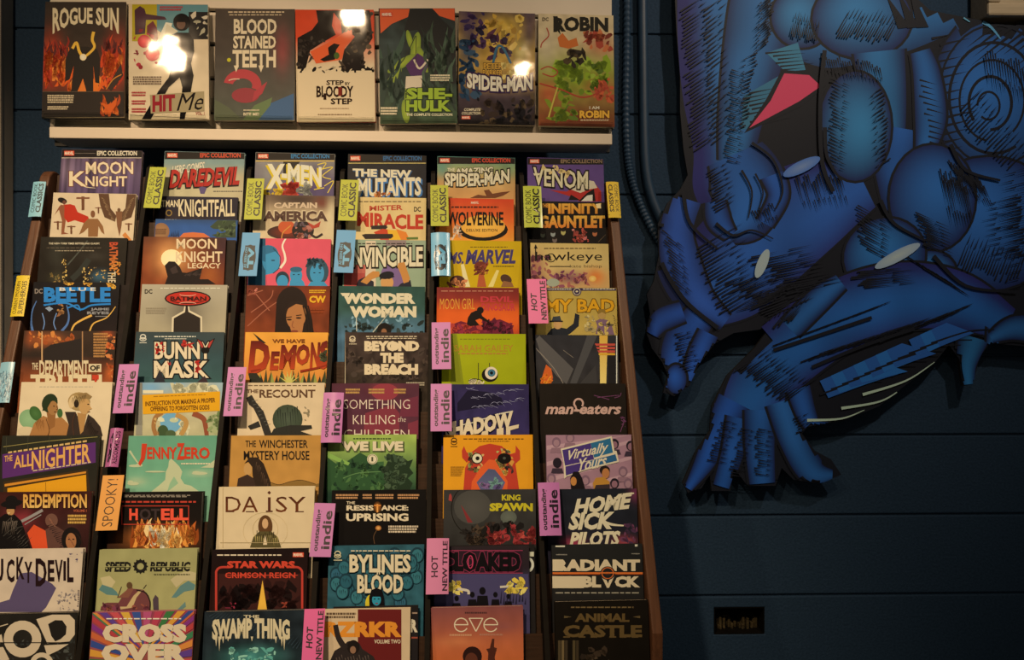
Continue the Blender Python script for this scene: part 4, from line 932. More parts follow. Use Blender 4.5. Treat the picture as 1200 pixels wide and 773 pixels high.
@cov((3, 6), 'R', 'green book with rounded cream title and small numbered disc, in the fourth column')
def _(k):
    k.bg('98a84e', '788e48', '48663c', '20382a', span=.11, n=.12)
    k.p('22301f', 485, 370, 500, 250, 540, 160, 600, 170, 640, 200, 670, 190, 650, 240, 672, 270, 640, 300, 668, 330, 650, 370); k.p('2e4c2c', 165, 180, 240, 230, 360, 150, 500, 230, 500, 370, 165, 370); k.p('7fa04c', 165, 150, 300, 210, 290, 226, 165, 180)
    k.s('1e3422 3a5a34 4a6a3a 2a4428', 200, 200, 500, 365, 60, 16, 136); k.s('3a4a34 2a3626 46563c', 500, 170, 640, 360, 40, 15, 137); k.l('5a7a48', 5, 260, 300, 350, 270, 480, 262)
    k.t('WE LIVE', 'd2bd98', 250, 84, 612, 140, b=.06, out='4a5230', ow=.05, dx=4, dy=6); k.e('d2c09c', 432, 189, 31, 30); k.o('5a5a3a', 432, 189, 26, 25, 3); k.t('1', '4a4a30', 426, 176, 437, 202); k.d('2a3a20', 320, 66, 545, 75)
@cov((3, 7), 'R', 'black book with wide cream title and small orange glow, in the fourth column')
def _(k):
    k.bg('13100e', '110e0d', n=.05, span=.11)
    for x0, x1, y0 in ((218, 350, 394), (375, 430, 394), (450, 558, 394), (580, 706, 394)): k.d('b88456', x0, y0, x1, y0 + 32, 2)
    k.t('THE', 'd4bd98', 280, 436, 330, 452, b=.02); k.t('RESIS', 'd4bd98', 280, 459, 442, 490, b=.04); k.t('ANCE:', 'd4bd98', 482, 459, 643, 490, b=.04); k.t('UPRISING', 'd4bd98', 278, 506, 643, 552, b=.04)
    k.e('1a120c', 462, 470, 26, 36, core='a8642a'); k.r('e0964a', 457, 452, 466, 500); k.r('d8843a', 442, 456, 482, 463); k.e('8a4a1e', 467, 592, 18, 15, core='f0b060'); k.l('6a4a30', 3, 460, 600, 440, 640, 445, 685); k.d('c8b090', 526, 578, 700, 624, 3)
@cov((3, 8), 'V', 'teal blue book crowded with faces under a cream two line title, in the fourth column')
def _(k):
    k.bg('2a4e56', '2c545c', n=.25, ns=45, span=.12)
    rd = random.Random(9)
    for q in range(26):
        x = 225 + rd.random() * 480; y = 90 + rd.random() * 280; k.e('1c363e', x, y, 36, 42); k.e(rd.choice(['2e6068', '34686e', '28545e', '2f5a6a']), x, y + 4, 29, 34); k.hatch('16282e', x - 20, y - 8, x + 20, y - 8, 4, 4, 26, 4, seed=q)
    k.o('c4b48a', 258, 84, 15, 13, 6); k.o('c4b48a', 258, 98, 17, 9, 5); k.d('c4b48a', 236, 116, 282, 125); k.d('d0bd98', 330, 66, 650, 75)
    k.t('BYLINES', 'd2bd96', 322, 88, 653, 186, b=.04, out='1c2c30', ow=.05); k.t('BLOOD', 'd2bd96', 364, 196, 612, 298, b=.04, out='1c2c30', ow=.05); k.t('IN', 'd2bd96', 470, 168, 510, 196, b=.02)
    k.e('c8b02a', 428, 345, 20, 40, 10); k.p('0f0d10', 430, 380, 428, 320, 440, 280, 468, 268, 498, 280, 508, 320, 512, 380); k.e('2f8496', 468, 332, 24, 32); k.r('0f0d10', 442, 290, 496, 316); k.e('0f0d10', 458, 328, 6, 3); k.e('0f0d10', 480, 328, 6, 3); k.e('7a2430', 469, 352, 8, 3)
@cov((3, 9), 'V', 'cream and maroon book with orange letters and a hooded gunman, lowest in the fourth column', th=.006)
def _(k):
    k.bg('c4a680', 'c6a882', n=.04, span=.1)
    k.r('641e1c', 366, 386, 602, 800); k.t('BRZRKR', 'd4822a', 110, 452, 605, 536, b=.06); k.t('VOLUME TWO', 'd4bd98', 455, 549, 597, 571, b=.02); k.d('5a4430', 196, 404, 356, 440, 2)
    k.p('2c2320', 200, 700, 240, 610, 290, 580, 310, 560, 345, 552, 375, 570, 390, 600, 450, 640, 480, 700); k.e('1e1714', 342, 590, 34, 38); k.e('8a6248', 340, 605, 16, 20); k.hatch('5a4a40', 240, 640, 430, 640, 12, 10, 40, 5); k.l('2c2320', 26, 245, 470, 262, 540, 300, 600, taper=-.3)
@cov('3b', 'V', 'dark second copy showing one cream letter, behind the cream and maroon book', th=.006)
def _(k):
    k.bg('211c1a', '262020', n=.1, span=.1); k.t('R', 'd0bd9c', 648, 440, 690, 510, b=.06); k.d('a88a70', 660, 402, 690, 414); k.d('a8503a', 656, 535, 690, 548)

# --- fifth column
@cov((4, 0), 'F', 'green to orange book with an arched cream title, top of the fifth column')
def _(k):
    k.bg('4f7a6c', '8f905a', 'b88a50', 'c08a50', span=.08, n=.08, blobs=((690, 190, 50, 60, '3f7a70', .7), (1080, 200, 60, 60, '5a7a58', .6), (960, 290, 120, 30, 'd0a868', .6)))
    k.epic(662, 1120, 118, 160, 678, 735, 865, 1090, 'c4402a')
    k.t('THE', 'd2c09a', 722, 184, 765, 204, b=.03); k.t('AMAZING', 'd2c09a', 768, 182, 990, 218, b=.04, sl=-.04, out='15120f', ow=.06); k.t('SPIDER-MAN', 'd2c09a', 706, 212, 1085, 290, b=.04, sl=-.06, arc=-12, out='15120f', ow=.08)
    k.p('6a3a22', 855, 360, 900, 340, 950, 348, 935, 315, 965, 310, 985, 335, 1040, 325, 1090, 320, 1050, 345, 1000, 360)
@cov((4, 1), 'F', 'red orange book with condensed black title over a yellow disc, second in the fifth column')
def _(k):
    k.bg('c43e20', 'd45c26', 'dc8a30', span=.09, n=.06)
    k.e('17110e', 930, 545, 146, 66); k.e('dc9a3a', 930, 525, 130, 66, core='e8b048'); k.s('c8a888 b08060', 752, 520, 800, 600, 12, 10, 141); k.hatch('d8c0a0', 800, 520, 745, 600, 7, -14, 40, 5)
    k.t('WOLVERINE', '17110e', 720, 440, 1050, 522, b=.03); k.t('DELUXE EDITION', '2a1c12', 832, 540, 1014, 557, b=.01); k.d('4a2014', 745, 408, 1020, 423); k.t('MARVEL', 'e0c0a0', 860, 380, 905, 394)
@cov((4, 2), 'J', 'mustard yellow book with a slanted purple title, third in the fifth column')
def _(k):
    k.bg('bc960f', 'c09a12', n=.04, span=.1)
    k.t('MS.', '40345e', 770, 125, 866, 196, b=.03, sh=.3); k.t('MARVEL', '40345e', 876, 112, 1172, 196, b=.04, sh=.25, sl=-.01); k.d('4a3a14', 905, 95, 1125, 101); k.d('4a3a14', 1040, 207, 1160, 215)
    k.p('d8c48a', 850, 200, 868, 195, 905, 330, 870, 330); k.p('d8c070', 1010, 330, 1060, 230, 1075, 235, 1040, 330); k.e('6a2c22', 965, 210, 36, 30); k.s('8a3e2a 6a2c22 a85a34', 935, 190, 1010, 260, 20, 13, 143); k.p('a8502e', 945, 330, 955, 260, 985, 260, 1000, 330); k.e('4a2a22', 830, 295, 45, 32); k.s('c87a4a 6a3424', 790, 290, 880, 330, 14, 14, 144); k.e('4a3024', 1115, 285, 35, 26, 30); k.p('8a5a34', 1085, 330, 1100, 295, 1150, 305, 1160, 330)
@cov((4, 3), 'J', 'dark red to orange sunset book with a crouching figure on rocks, in the fifth column')
def _(k):
    k.bg('6e2420', '8a2c22', 'd4581e', 'd85a20', 'a83a24', span=.1, n=.06)
    k.d('b8785a', 735, 352, 1160, 359); k.t('MOON GIRL', 'd29034', 728, 398, 932, 462, b=-.005); k.t('DEVIL', 'b8343c', 966, 386, 1155, 420, b=.03); k.t('DINOSAUR', 'b8343c', 972, 426, 1168, 470, b=.02)
    k.p('6a1c2c', 800, 610, 800, 550, 850, 530, 900, 545, 960, 560, 1010, 530, 1080, 520, 1150, 550, 1160, 610); k.s('3a1420 58182a 7a2438', 980, 530, 1150, 600, 44, 13, 146); k.s('8a2838 a8382e', 800, 550, 960, 605, 22, 14, 147)
    k.p('17100f', 885, 550, 892, 510, 910, 482, 940, 468, 970, 480, 975, 500, 1015, 530, 1008, 538, 960, 515, 935, 525, 960, 555, 905, 560); k.e('17100f', 964, 467, 20, 20)
@cov((4, 4), 'N', 'lime green book with a single eyeball, in the fifth column')
def _(k):
    k.bg('96980f', '9a9c12', '94960f', n=.02, span=.1)
    k.p('7c7e18', 845, 55, 876, 55, 918, 348, 840, 348); k.d('6a6418', 895, 84, 1188, 90); k.t('SARAH GAILEY', 'aa7428', 862, 120, 1206, 158, b=.0); k.d('a87a2a', 885, 166, 1176, 180)
    k.l('2a2618', 4, 1003, 225, 1003, 320); k.l('2a2618', 4, 1068, 225, 1068, 250); k.e('16120f', 1070, 295, 48, 42); k.e('d4bfa2', 1078, 285, 37, 37, core='dccab0'); k.e('2a4a5a', 1080, 284, 23, 22, core='5a98b0'); k.e('0f0e0f', 1080, 284, 10, 10)
    k.s('d2c09a c8b48a', 945, 325, 1040, 346, 14, 10, 151); k.l('1a1612', 4, 945, 330, 980, 318, 1030, 330)
@cov((4, 5), 'O', 'indigo book with white scratches and tilted cream letters, in the fifth column')
def _(k):
    k.bg('2e2648', '332a52', n=.15, span=.1)
    k.p('19152a', -120, 460, -60, 385, 60, 395, 140, 430, 150, 470, 0, 490, -120, 510)
    for q in range(26):
        a = q * 37 % 300 - 70; b_ = 370 + q * 53 % 120; k.l('a8a2b8', 2.2, a, b_, a + 22, b_ + 8 - q % 5 * 4, a + 48, b_ - 4 + q % 7 * 4, taper=.7)
    k.t('SHADOW', 'd4bd98', -190, 540, 205, 640, b=.06, sl=-.17, out='1a1528', ow=.05, dx=-5, dy=4)
    k.p('cfb892', 20, 640, 26, 628, 60, 618, 60, 690, 20, 700); k.p('cfb892', 110, 690, 110, 612, 150, 604, 150, 690); k.p('cfb892', 165, 690, 165, 602, 240, 585, 238, 606, 190, 620, 190, 690)
    k.d('d8c8a8', 5, 556, 85, 566, 1, sl=-.22); k.d('d8c8a8', 105, 524, 205, 536, 1, sl=-.2); k.d('d8c8a8', -90, 585, -20, 594, 1, sl=-.22)
@cov((4, 6), 'R', 'orange book with a horned red bird head and open beak, in the fifth column')
def _(k):
    k.bg('d88e1c', 'da9220', n=.02, span=.11)
    k.o('3a2410', 910, 78, 15, 12, 6); k.o('3a2410', 910, 94, 16, 10, 5); k.d('3a2410', 890, 112, 932, 121); k.d('3a2410', 965, 68, 1318, 76); k.d('3a2410', 1050, 82, 1235, 88); k.d('8a5a18', 890, 232, 970, 292, 6)
    k.p('b43a28', 1010, 180, 985, 210, 958, 180, 956, 140, 968, 112, 985, 150, 1010, 150, 1060, 112, 1120, 98, 1190, 112, 1240, 160, 1270, 150, 1272, 108, 1296, 140, 1298, 190, 1270, 215, 1292, 370, 965, 370, 975, 240)
    k.s('6a3a2a 8a8a4a c8a060 3a2a2a', 995, 160, 1075, 260, 26, 13, 153); k.s('6a3a2a a8a05a c88a3a 3a2a2a', 1160, 130, 1260, 280, 44, 13, 154)
    k.e('241a16', 1045, 185, 34, 33); k.e('d6c8a4', 1046, 184, 28, 27); k.e('1a1612', 1048, 184, 12, 12); k.e('15110f', 1205, 185, 40, 32); k.e('4a4a40', 1205, 183, 9, 8)
    k.p('d2582a', 1115, 190, 1150, 195, 1225, 320, 1222, 370, 1010, 370, 1015, 320, 1060, 245); k.p('4c5068>5c5a78', 1112, 245, 1150, 250, 1210, 325, 1190, 370, 1065, 370, 1042, 325); k.s('6a8a80 5a4a70 7a5a80', 1070, 310, 1180, 366, 16, 14, 155)
@cov((4, 7), 'R', 'charcoal book with yellow title, pale discs and red shards, in the fifth column')
def _(k):
    k.bg('34312e', '36332f', '2a2724', n=.12, span=.11)
    k.o('17140f', 1060, 480, 165, 165, 5, a0=110, a1=290); k.e('46423c', 1020, 470, 110, 100, core='504b44'); k.e('56584c', 1230, 530, 48, 40, core='626456')
    k.p('7a2c2c', 950, 455, 975, 490, 1020, 560, 990, 560); k.s('241f1c 3a2c24 4a3a2c', 960, 580, 1120, 690, 40, 20, 157); k.s('9a3434 7a2828 b84a40 5a2020', 1110, 590, 1390, 690, 50, 20, 158); k.s('2a2422 1c1816', 1080, 560, 1300, 620, 16, 18, 159)
    k.p('9a3a34', 878, 430, 882, 398, 890, 390, 897, 405, 897, 436)
    k.t('KING', 'bcaa26', 1190, 396, 1300, 432, b=.04); k.t('SPAWN', 'bcaa26', 1118, 444, 1372, 492, b=.06, arc=3); k.r('b8ae98', 1100, 694, 1220, 698)
@cov((4, 8), 'V', 'dark book with magenta outlined black letters and yellow bursts, in the fifth column', th=.006)
def _(k):
    k.bg('2c2224', '2a2024', '463f5c', '463f5c', n=.06, span=.12)
    k.p('463f5e', 830, 195, 1288, 195, 1288, 372, 830, 372); k.r('9a3450', 830, 66, 1258, 70); k.r('9a3450', 830, 188, 1258, 192); k.r('2c1a22', 830, 70, 1256, 188)
    k.t('CLOAKED', '120e10', 820, 74, 1248, 184, b=.07, out='8a3048', ow=.03); k.o('b83a58', 975, 130, 13, 34, 6)
    k.s('d8b848 e0c868 c8a030', 860, 240, 915, 300, 14, 15, 161); k.l('c8b8a0', 14, 905, 275, 960, 285, 965, 305); k.s('d8b848 e0c868', 1180, 230, 1260, 300, 18, 18, 162); k.l('d8b848', 8, 1200, 275, 1285, 270); k.l('c8b8a0', 12, 1135, 265, 1180, 262)
    for x, y, w in ((1040, 300, 34), (985, 320, 26), (1110, 320, 24), (1180, 330, 22), (900, 340, 24)): k.e('120f12', x, y - 14, w * .5, w * .6); k.p('120f12', x - w, 372, x - w * .8, y + 12, x + w * .8, y + 12, x + w, 372)
    k.hatch('241f30', 1130, 350, 1280, 350, 9, 4, -50, 8)
@cov('4b', 'V', 'dark second copy with a cream curl at its edge, behind the magenta outlined book', th=.006)
def _(k):
    k.bg('211d1b', '241f1d', n=.1, span=.1); k.r('c8bfa0', 1290, 75, 1318, 100); k.o('d0c8b0', 1286, 145, 26, 34, 14, a0=-90, a1=90)
@cov((4, 9), 'V', 'dusky orange book with thin cream letters and a raised hand, lowest in the fifth column')
def _(k):
    k.bg('7c4440', '98503e', 'b8603a', 'bc5e30', span=.1, n=.06, blobs=((900, 560, 120, 30, 'c87a4a', .5), (1150, 480, 80, 30, '8a4e4a', .6)))
    k.d('4a2a28', 945, 400, 1065, 414); k.d('c08a64', 862, 520, 985, 534); k.d('a87058', 1025, 518, 1150, 532)
    k.o('d6bf9c', 925, 470, 36, 36, 6, a0=30, a1=362); k.r('d6bf9c', 890, 466, 962, 472); k.l('d6bf9c', 6, 968, 434, 1005, 505); k.l('d6bf9c', 6, 1005, 505, 1042, 434); k.r('d6bf9c', 968, 432, 1042, 437); k.o('d6bf9c', 1085, 470, 37, 36, 6, a0=30, a1=362); k.r('d6bf9c', 1050, 466, 1122, 472)
    k.e('2a1613', 985, 640, 52, 54); k.e('5a2e20', 980, 660, 34, 40); k.p('4a241a', 1068, 680, 1072, 620, 1060, 600, 1080, 596, 1092, 545, 1104, 545, 1102, 590, 1118, 596, 1106, 640, 1110, 680)

# --- sixth column
@cov((5, 0), 'G', 'violet book with a cream ragged title and red shape, top of the sixth column')
def _(k):
    k.bg('5a3f70', '5e4272', n=.06, span=.08)
    k.epic(288, 742, 125, 164, 305, 360, 485, 728, '84684c')
    k.p('a82a24', 420, 312, 520, 322, 560, 300, 640, 268, 690, 280, 722, 320, 724, 380, 600, 380, 540, 350); k.p('c8b494', 545, 310, 570, 275, 630, 252, 680, 262, 700, 300, 650, 310, 600, 330); k.p('16110f', 530, 372, 545, 340, 600, 372); k.p('16110f', 590, 378, 640, 330, 680, 305, 690, 378); k.p('d2c4aa', 605, 378, 640, 345, 672, 340, 672, 378)
    k.t('VENOM', 'd2bf94', 325, 194, 645, 300, b=.02, out='17110f', ow=.07, sl=.08, arc=-4); k.s('d2b070 c8a868', 385, 175, 530, 225, 10, 12, 171); k.p('d2bf94', 325, 215, 370, 215, 355, 228, 330, 228)
@cov((5, 1), 'G', 'black book with yellow and orange block title over tiny heads, second in the sixth column')
def _(k):
    k.bg('15110f', '14100f', n=.1, span=.09)
    k.t('THE', 'd08830', 372, 392, 412, 415, b=.04); k.t('INFINITY', 'd89a38>c87a2a', 412, 392, 725, 452, b=.05); k.t('GAUNTLET', 'd8a240>d0702a', 360, 462, 745, 536, b=.05)
    k.p('e8c88a', 690, 395, 720, 390, 722, 420, 698, 420)
    for x, y, h_ in ((440, 570, '8a8a80'), (500, 560, 'a89a58'), (380, 575, '4a4a3a'), (685, 568, 'a8603a'), (450, 605, '6a5a50'), (575, 565, 'a84034'), (625, 590, 'b8605a')): k.e(h_, x, y, 14, 17); k.e('241a16', x, y - 10, 12, 7)
    k.s('b04a3a 8a3a30 c87a6a', 555, 545, 650, 615, 22, 10, 173); k.l('6a5238', 3, 705, 618, 760, 575)
@cov((5, 2), 'K', 'tan book with a thin black rounded title and sunset splatter, third in the sixth column')
def _(k):
    k.bg('c4a460', 'c8a866', 'c89a5c', n=.05, span=.1, blobs=((690, 270, 60, 50, 'd8742a', .95), (340, 200, 60, 80, '9a5a4a', .8), (540, 280, 110, 45, '7a4050', .85), (350, 290, 50, 50, '7a3a34', .7)))
    k.s('6a3444 8a4a50 5a2c3c 9a5a4a', 300, 150, 420, 330, 30, 14, 175); k.s('6a3448 8a4a58 a05a50', 420, 240, 640, 330, 44, 13, 176); k.e('d8a048', 672, 282, 22, 18, core='e8c070'); k.e('9a9a80', 440, 305, 38, 24)
    k.t('hawkeye', '17130f', 338, 124, 728, 192, b=.0); k.t('kate bishop', '2a1c16', 540, 200, 726, 222, b=-.01); k.r('2a1c16', 420, 208, 540, 213); k.p('17130f', 328, 105, 338, 80, 350, 105); k.r('17130f', 335, 100, 341, 180); k.o('17130f', 428, 160, 26, 24, 4); k.d('5a4428', 388, 102, 690, 110)
@cov((5, 3), 'K', 'mustard book with a purple bar, round badge and two people, in the sixth column')
def _(k):
    k.bg('b09240', 'b8984a', n=.05, span=.1)
    k.r('382a44', 340, 334, 822, 353); k.d('d0c0a4', 405, 340, 550, 348); k.d('d0c0a4', 615, 340, 800, 348); k.e('382a44', 580, 357, 27, 27); k.o('c8b48c', 580, 357, 19, 19, 4); k.e('c8b48c', 580, 357, 8, 5)
    k.t('MY BAD', 'd4961c', 395, 402, 800, 478, b=.03, out='5a3a10', ow=.04)
    k.p('23252a', 400, 615, 430, 575, 470, 565, 520, 575, 560, 545, 570, 485, 595, 495, 590, 560, 545, 600, 520, 615); k.e('c0915a', 468, 548, 26, 30); k.p('3a3c40', 430, 535, 440, 505, 480, 500, 490, 530); k.r('17171a', 420, 528, 498, 536)
    k.s('a8905a c8b070 8a7a58', 630, 490, 680, 590, 14, 12, 178); k.p('7a5a68', 690, 605, 700, 560, 690, 530, 720, 515, 760, 525, 785, 560, 800, 612); k.e('b08a4c', 726, 490, 24, 30); k.p('8a6a2a', 702, 492, 705, 462, 745, 460, 750, 490, 726, 478); k.s('c8a85a 5a4a3a', 710, 540, 780, 605, 14, 12, 179); k.hatch('4a4234', 790, 490, 810, 600, 8, 12, 10, 4)
@cov((5, 4), 'O', 'grey book with crossing metal blades and a gold strip, in the sixth column')
def _(k):
    k.bg('2c2a2c', '302d2e', '34302f', n=.15, span=.1)
    k.p('56504c', 335, 85, 360, 65, 560, 260, 520, 350, 460, 300, 370, 180); k.p('4a4644', 540, 345, 600, 180, 640, 62, 700, 62, 640, 200, 580, 345); k.p('3c3836', 600, 345, 690, 240, 700, 345); k.l('8a7c6c', 4, 340, 140, 440, 250, 500, 345); k.l('7a6c5c', 3, 500, 150, 560, 195)
    k.p('c85a24', 365, 345, 385, 280, 400, 235, 430, 260, 440, 310, 430, 345); k.s('e0882a d86a20', 370, 290, 430, 342, 14, 12, 181)
    k.p('d8a640>e8c870', 712, 62, 760, 62, 752, 345, 716, 345)
    for y in (112, 132, 152): k.p('c04c3c', 684 + (y - 112) * .4, y, 804, y, 804, y + 13, 692 + (y - 112) * .4, y + 13)
    k.r('d8a030', 708, 168, 804, 180); k.r('211e1e', 762, 185, 806, 345); k.r('d8cfb8', 810, 62, 816, 345)
@cov((5, 5), 'O', 'black book with a curled pink script title, in the sixth column')
def _(k):
    k.bg('1f1914', '201914', n=.06, span=.1)
    k.t('man-eaters', 'c49a88', 394, 470, 840, 526, b=.03, sh=.25); k.o('c49a88', 590, 462, 26, 26, 11, a0=130, a1=400); k.l('c49a88', 10, 572, 480, 580, 500, 600, 506)
    for q in ((680, 415, 720, 425, 770, 440), (800, 430, 830, 420, 840, 400), (840, 560, 855, 575, 845, 600, 835, 630), (845, 540, 862, 550), (700, 428, 770, 420, 825, 415)): k.l('6a3a56', 4, *q)
    k.s('6a3a5a 5a3048', 838, 540, 866, 600, 8, 6, 183)
@cov((5, 6), 'S', 'mauve book with tilted purple and teal speech signs and a couple, in the sixth column')
def _(k):
    k.bg('9a727c', '9c747c', n=.05, span=.11)
    for i in range(5): k.p('b48c90', 400, 110 + i * 95, 920, -20 + i * 95, 920, 0 + i * 95, 400, 135 + i * 95)
    for x, y in ((460, 90), (540, 62), (800, 100), (895, 110), (465, 210), (430, 300), (630, 312), (850, 260), (880, 330), (800, 330)):
        dk = x in (465, 800, 895); k.e('241d24' if dk else '7a5a66', x, y, 26, 30); k.e('8a6068' if dk and x != 465 else ('241d24' if dk else '9a747a'), x, y + 5, 17, 21); k.p('3a2c36' if dk else '8a666e', x - 38, y + 62, x - 28, y + 32, x + 28, y + 32, x + 38, y + 62)
    h = 'd2bf9e'
    k.p(h, 484, 128, 784, 54, 800, 140, 812, 140, 826, 205, 640, 250, 520, 290, 506, 304, 500, 195); k.p('46326c', 494, 136, 660, 95, 680, 190, 510, 228); k.p('2c6482', 660, 95, 776, 66, 790, 150, 680, 180); k.p('46326c', 512, 232, 650, 200, 650, 240, 515, 285); k.p('2c5a7c', 650, 200, 805, 160, 815, 198, 650, 238)
    k.t('Virtually', h, 530, 112, 765, 186, b=.02, sh=.35, sl=-.22); k.t('Yours', h, 592, 172, 755, 246, b=.02, sh=.35, sl=-.2)
    k.p('1a1416', 545, 370, 540, 300, 560, 262, 590, 262, 610, 300, 630, 370); k.e('b8783c', 560, 318, 18, 26); k.e('241a18', 742, 252, 30, 26); k.e('b07040', 748, 272, 22, 30); k.p('b07a30', 672, 330, 690, 298, 735, 292, 770, 320, 770, 370, 680, 370); k.p('3a2c2c', 690, 340, 770, 335, 772, 370, 680, 370)
@cov((5, 7), 'S', 'near black book with brushed cream capitals and pink glow, in the sixth column')
def _(k):
    k.bg('1d1f25', '1f2026', '24202a', n=.1, span=.11, blobs=((930, 390, 40, 50, '7a3450', .8), (560, 680, 60, 30, 'a83a50', .8), (860, 670, 60, 30, 'b04a50', .8)))
    k.s('4a2e44 3a2838 6a3a50', 850, 570, 940, 680, 20, 12, 186)
    h = 'd2c09c'
    k.t('HOME', h, 560, 402, 905, 498, b=.05, sh=.25, sl=-.12); k.t('SICK', h, 530, 498, 800, 602, b=.05, sh=.25, sl=-.02); k.l(h, 20, 730, 555, 790, 572, 855, 578, taper=.6); k.t('PILOTS', h, 535, 612, 835, 700, b=.05, sh=.25, sl=-.03); k.l(h, 16, 800, 420, 860, 400, 915, 388, taper=.5)
@cov((5, 8), 'W', 'black book with wide cream capitals split by an orange line, in the sixth column')
def _(k):
    k.bg('232220', '201f1d', '26221f', n=.05, span=.12)
    k.r('c8bca0', 455, 41, 510, 54); k.r('c8bca0', 920, 38, 936, 50); k.d('8a8070', 458, 95, 525, 104); k.d('8a8070', 900, 90, 948, 98)
    h = 'cfb892'
    k.r(h, 438, 126, 500, 194); k.t('RADIANT', h, 455, 126, 950, 194, b=.06); k.r('d0692c', 438, 201, 972, 212); k.r('6a2a18', 438, 212, 972, 216)
    k.r(h, 436, 224, 620, 294); k.t('BL', h, 612, 224, 722, 290, b=.06); k.t('CK', h, 802, 224, 950, 290, b=.06); k.p(h, 722, 222, 800, 222, 768, 292, 756, 292); k.p('232220', 745, 228, 778, 228, 762, 268)
    k.e('232220', 760, 206, 44, 40); k.o('c0602c', 760, 206, 34, 32, 6); k.e('5a2a1a', 760, 206, 18, 10); k.r('d0692c', 716, 201, 806, 208); k.d('9a8e78', 455, 318, 945, 328)
@cov((5, 9), 'W', 'dim black book with dark gold serif title and curtain, lowest in the sixth column')
def _(k):
    k.bg('15100b', '130e09', n=.08, span=.1)
    for x, h_ in ((470, '4a3c28'), (490, '6a5638'), (510, '3a2e20'), (555, '4e4028'), (575, '3a2e1e')): k.r(h_, x, 600, x + 16, 800)
    k.s('3a2c20 2a2018 4a3a2a', 620, 650, 760, 800, 24, 18, 188)
    h = '5c4626'
    k.t('ANIMAL', h, 568, 442, 888, 492, b=.05); k.t('CASTLE', h, 500, 510, 962, 582, b=.05)
    for q in (500, 590, 660, 770, 830, 900): k.r(h, q, 576, q + 40, 584)
    k.d('6a5434', 545, 402, 912, 414); k.p('5a482c', 505, 455, 550, 462, 505, 470); k.p('5a482c', 950, 455, 905, 462, 950, 470)
# col, row, left x, y, right x, y of each cover top edge as seen in the photograph
BOOKS = [ # col,row,xl,yl,xr,yr
(0,0,72.6,175,167,176),(0,1,62.5,225.6,159.6,227),(0,2,48,277,149,279),(0,3,39.5,331,140.5,330.5),(0,4,28.6,387,136.3,388),(0,5,25.4,447,132,448),(0,6,3,510,117,510),(0,7,-6,576,108,576),(0,8,-18,643,98,643),(0,9,-29,718,90.6,718.5),
(1,0,193,177.6,287,178.4),(1,1,184,229,278,229),(1,2,167,277.6,265,278),(1,3,166.4,333,266.6,333.6),(1,4,159.6,388.6,263,389),(1,5,161,448,264,448),(1,6,151,510.4,258,510),(1,7,130,576,238.6,576),(1,8,117,643,231.6,643),(1,9,108.7,716,228,716),
(2,0,299.6,179,392.6,179.6),(2,1,298,229,392.4,228.6),(2,2,292,279,388,280),(2,3,289,335,387,334),(2,4,287.6,389.6,386,389),(2,5,281,448,384,448.5),(2,6,271,511,377,509),(2,7,257,569.6,369,570),(2,8,248.7,643.5,361,643),(2,9,237.5,716,357,714.5),
(3,0,408,181,499.6,181.6),(3,1,406,231,499.4,231.4),(3,2,403,281,499,281),(3,3,397,335.6,498,335),(3,4,404.4,389.6,504,389),(3,5,389,449,491,449),(3,6,383,509,488,509),(3,7,389,574,501,574),(3,8,385.5,639,497,638.7),(3,9,366,713,481,713),
(4,0,512.6,183.6,603.6,184.4),(4,1,510,232,602,233),(4,2,515,282,611,282),(4,3,512,336.6,608,337),(4,4,518,391,616,391),(4,5,518,450,619.6,450),(4,6,519.6,509.6,627.6,509),(4,7,520,574,630,573),(4,8,509,640,620,639.6),(4,9,503,712,613,709.6),
(5,0,618,185,708,186),(5,1,617,236,709,236),(5,2,618.6,284,713,286),(5,3,627,337,724.4,337),(5,4,625,392.4,724,392.4),(5,5,632.4,449.6,733,449),(5,6,640,509.6,743,509),(5,7,641,573,749,572.4),(5,8,646.4,638,754.4,637.6),(5,9,650,704,762,703)]
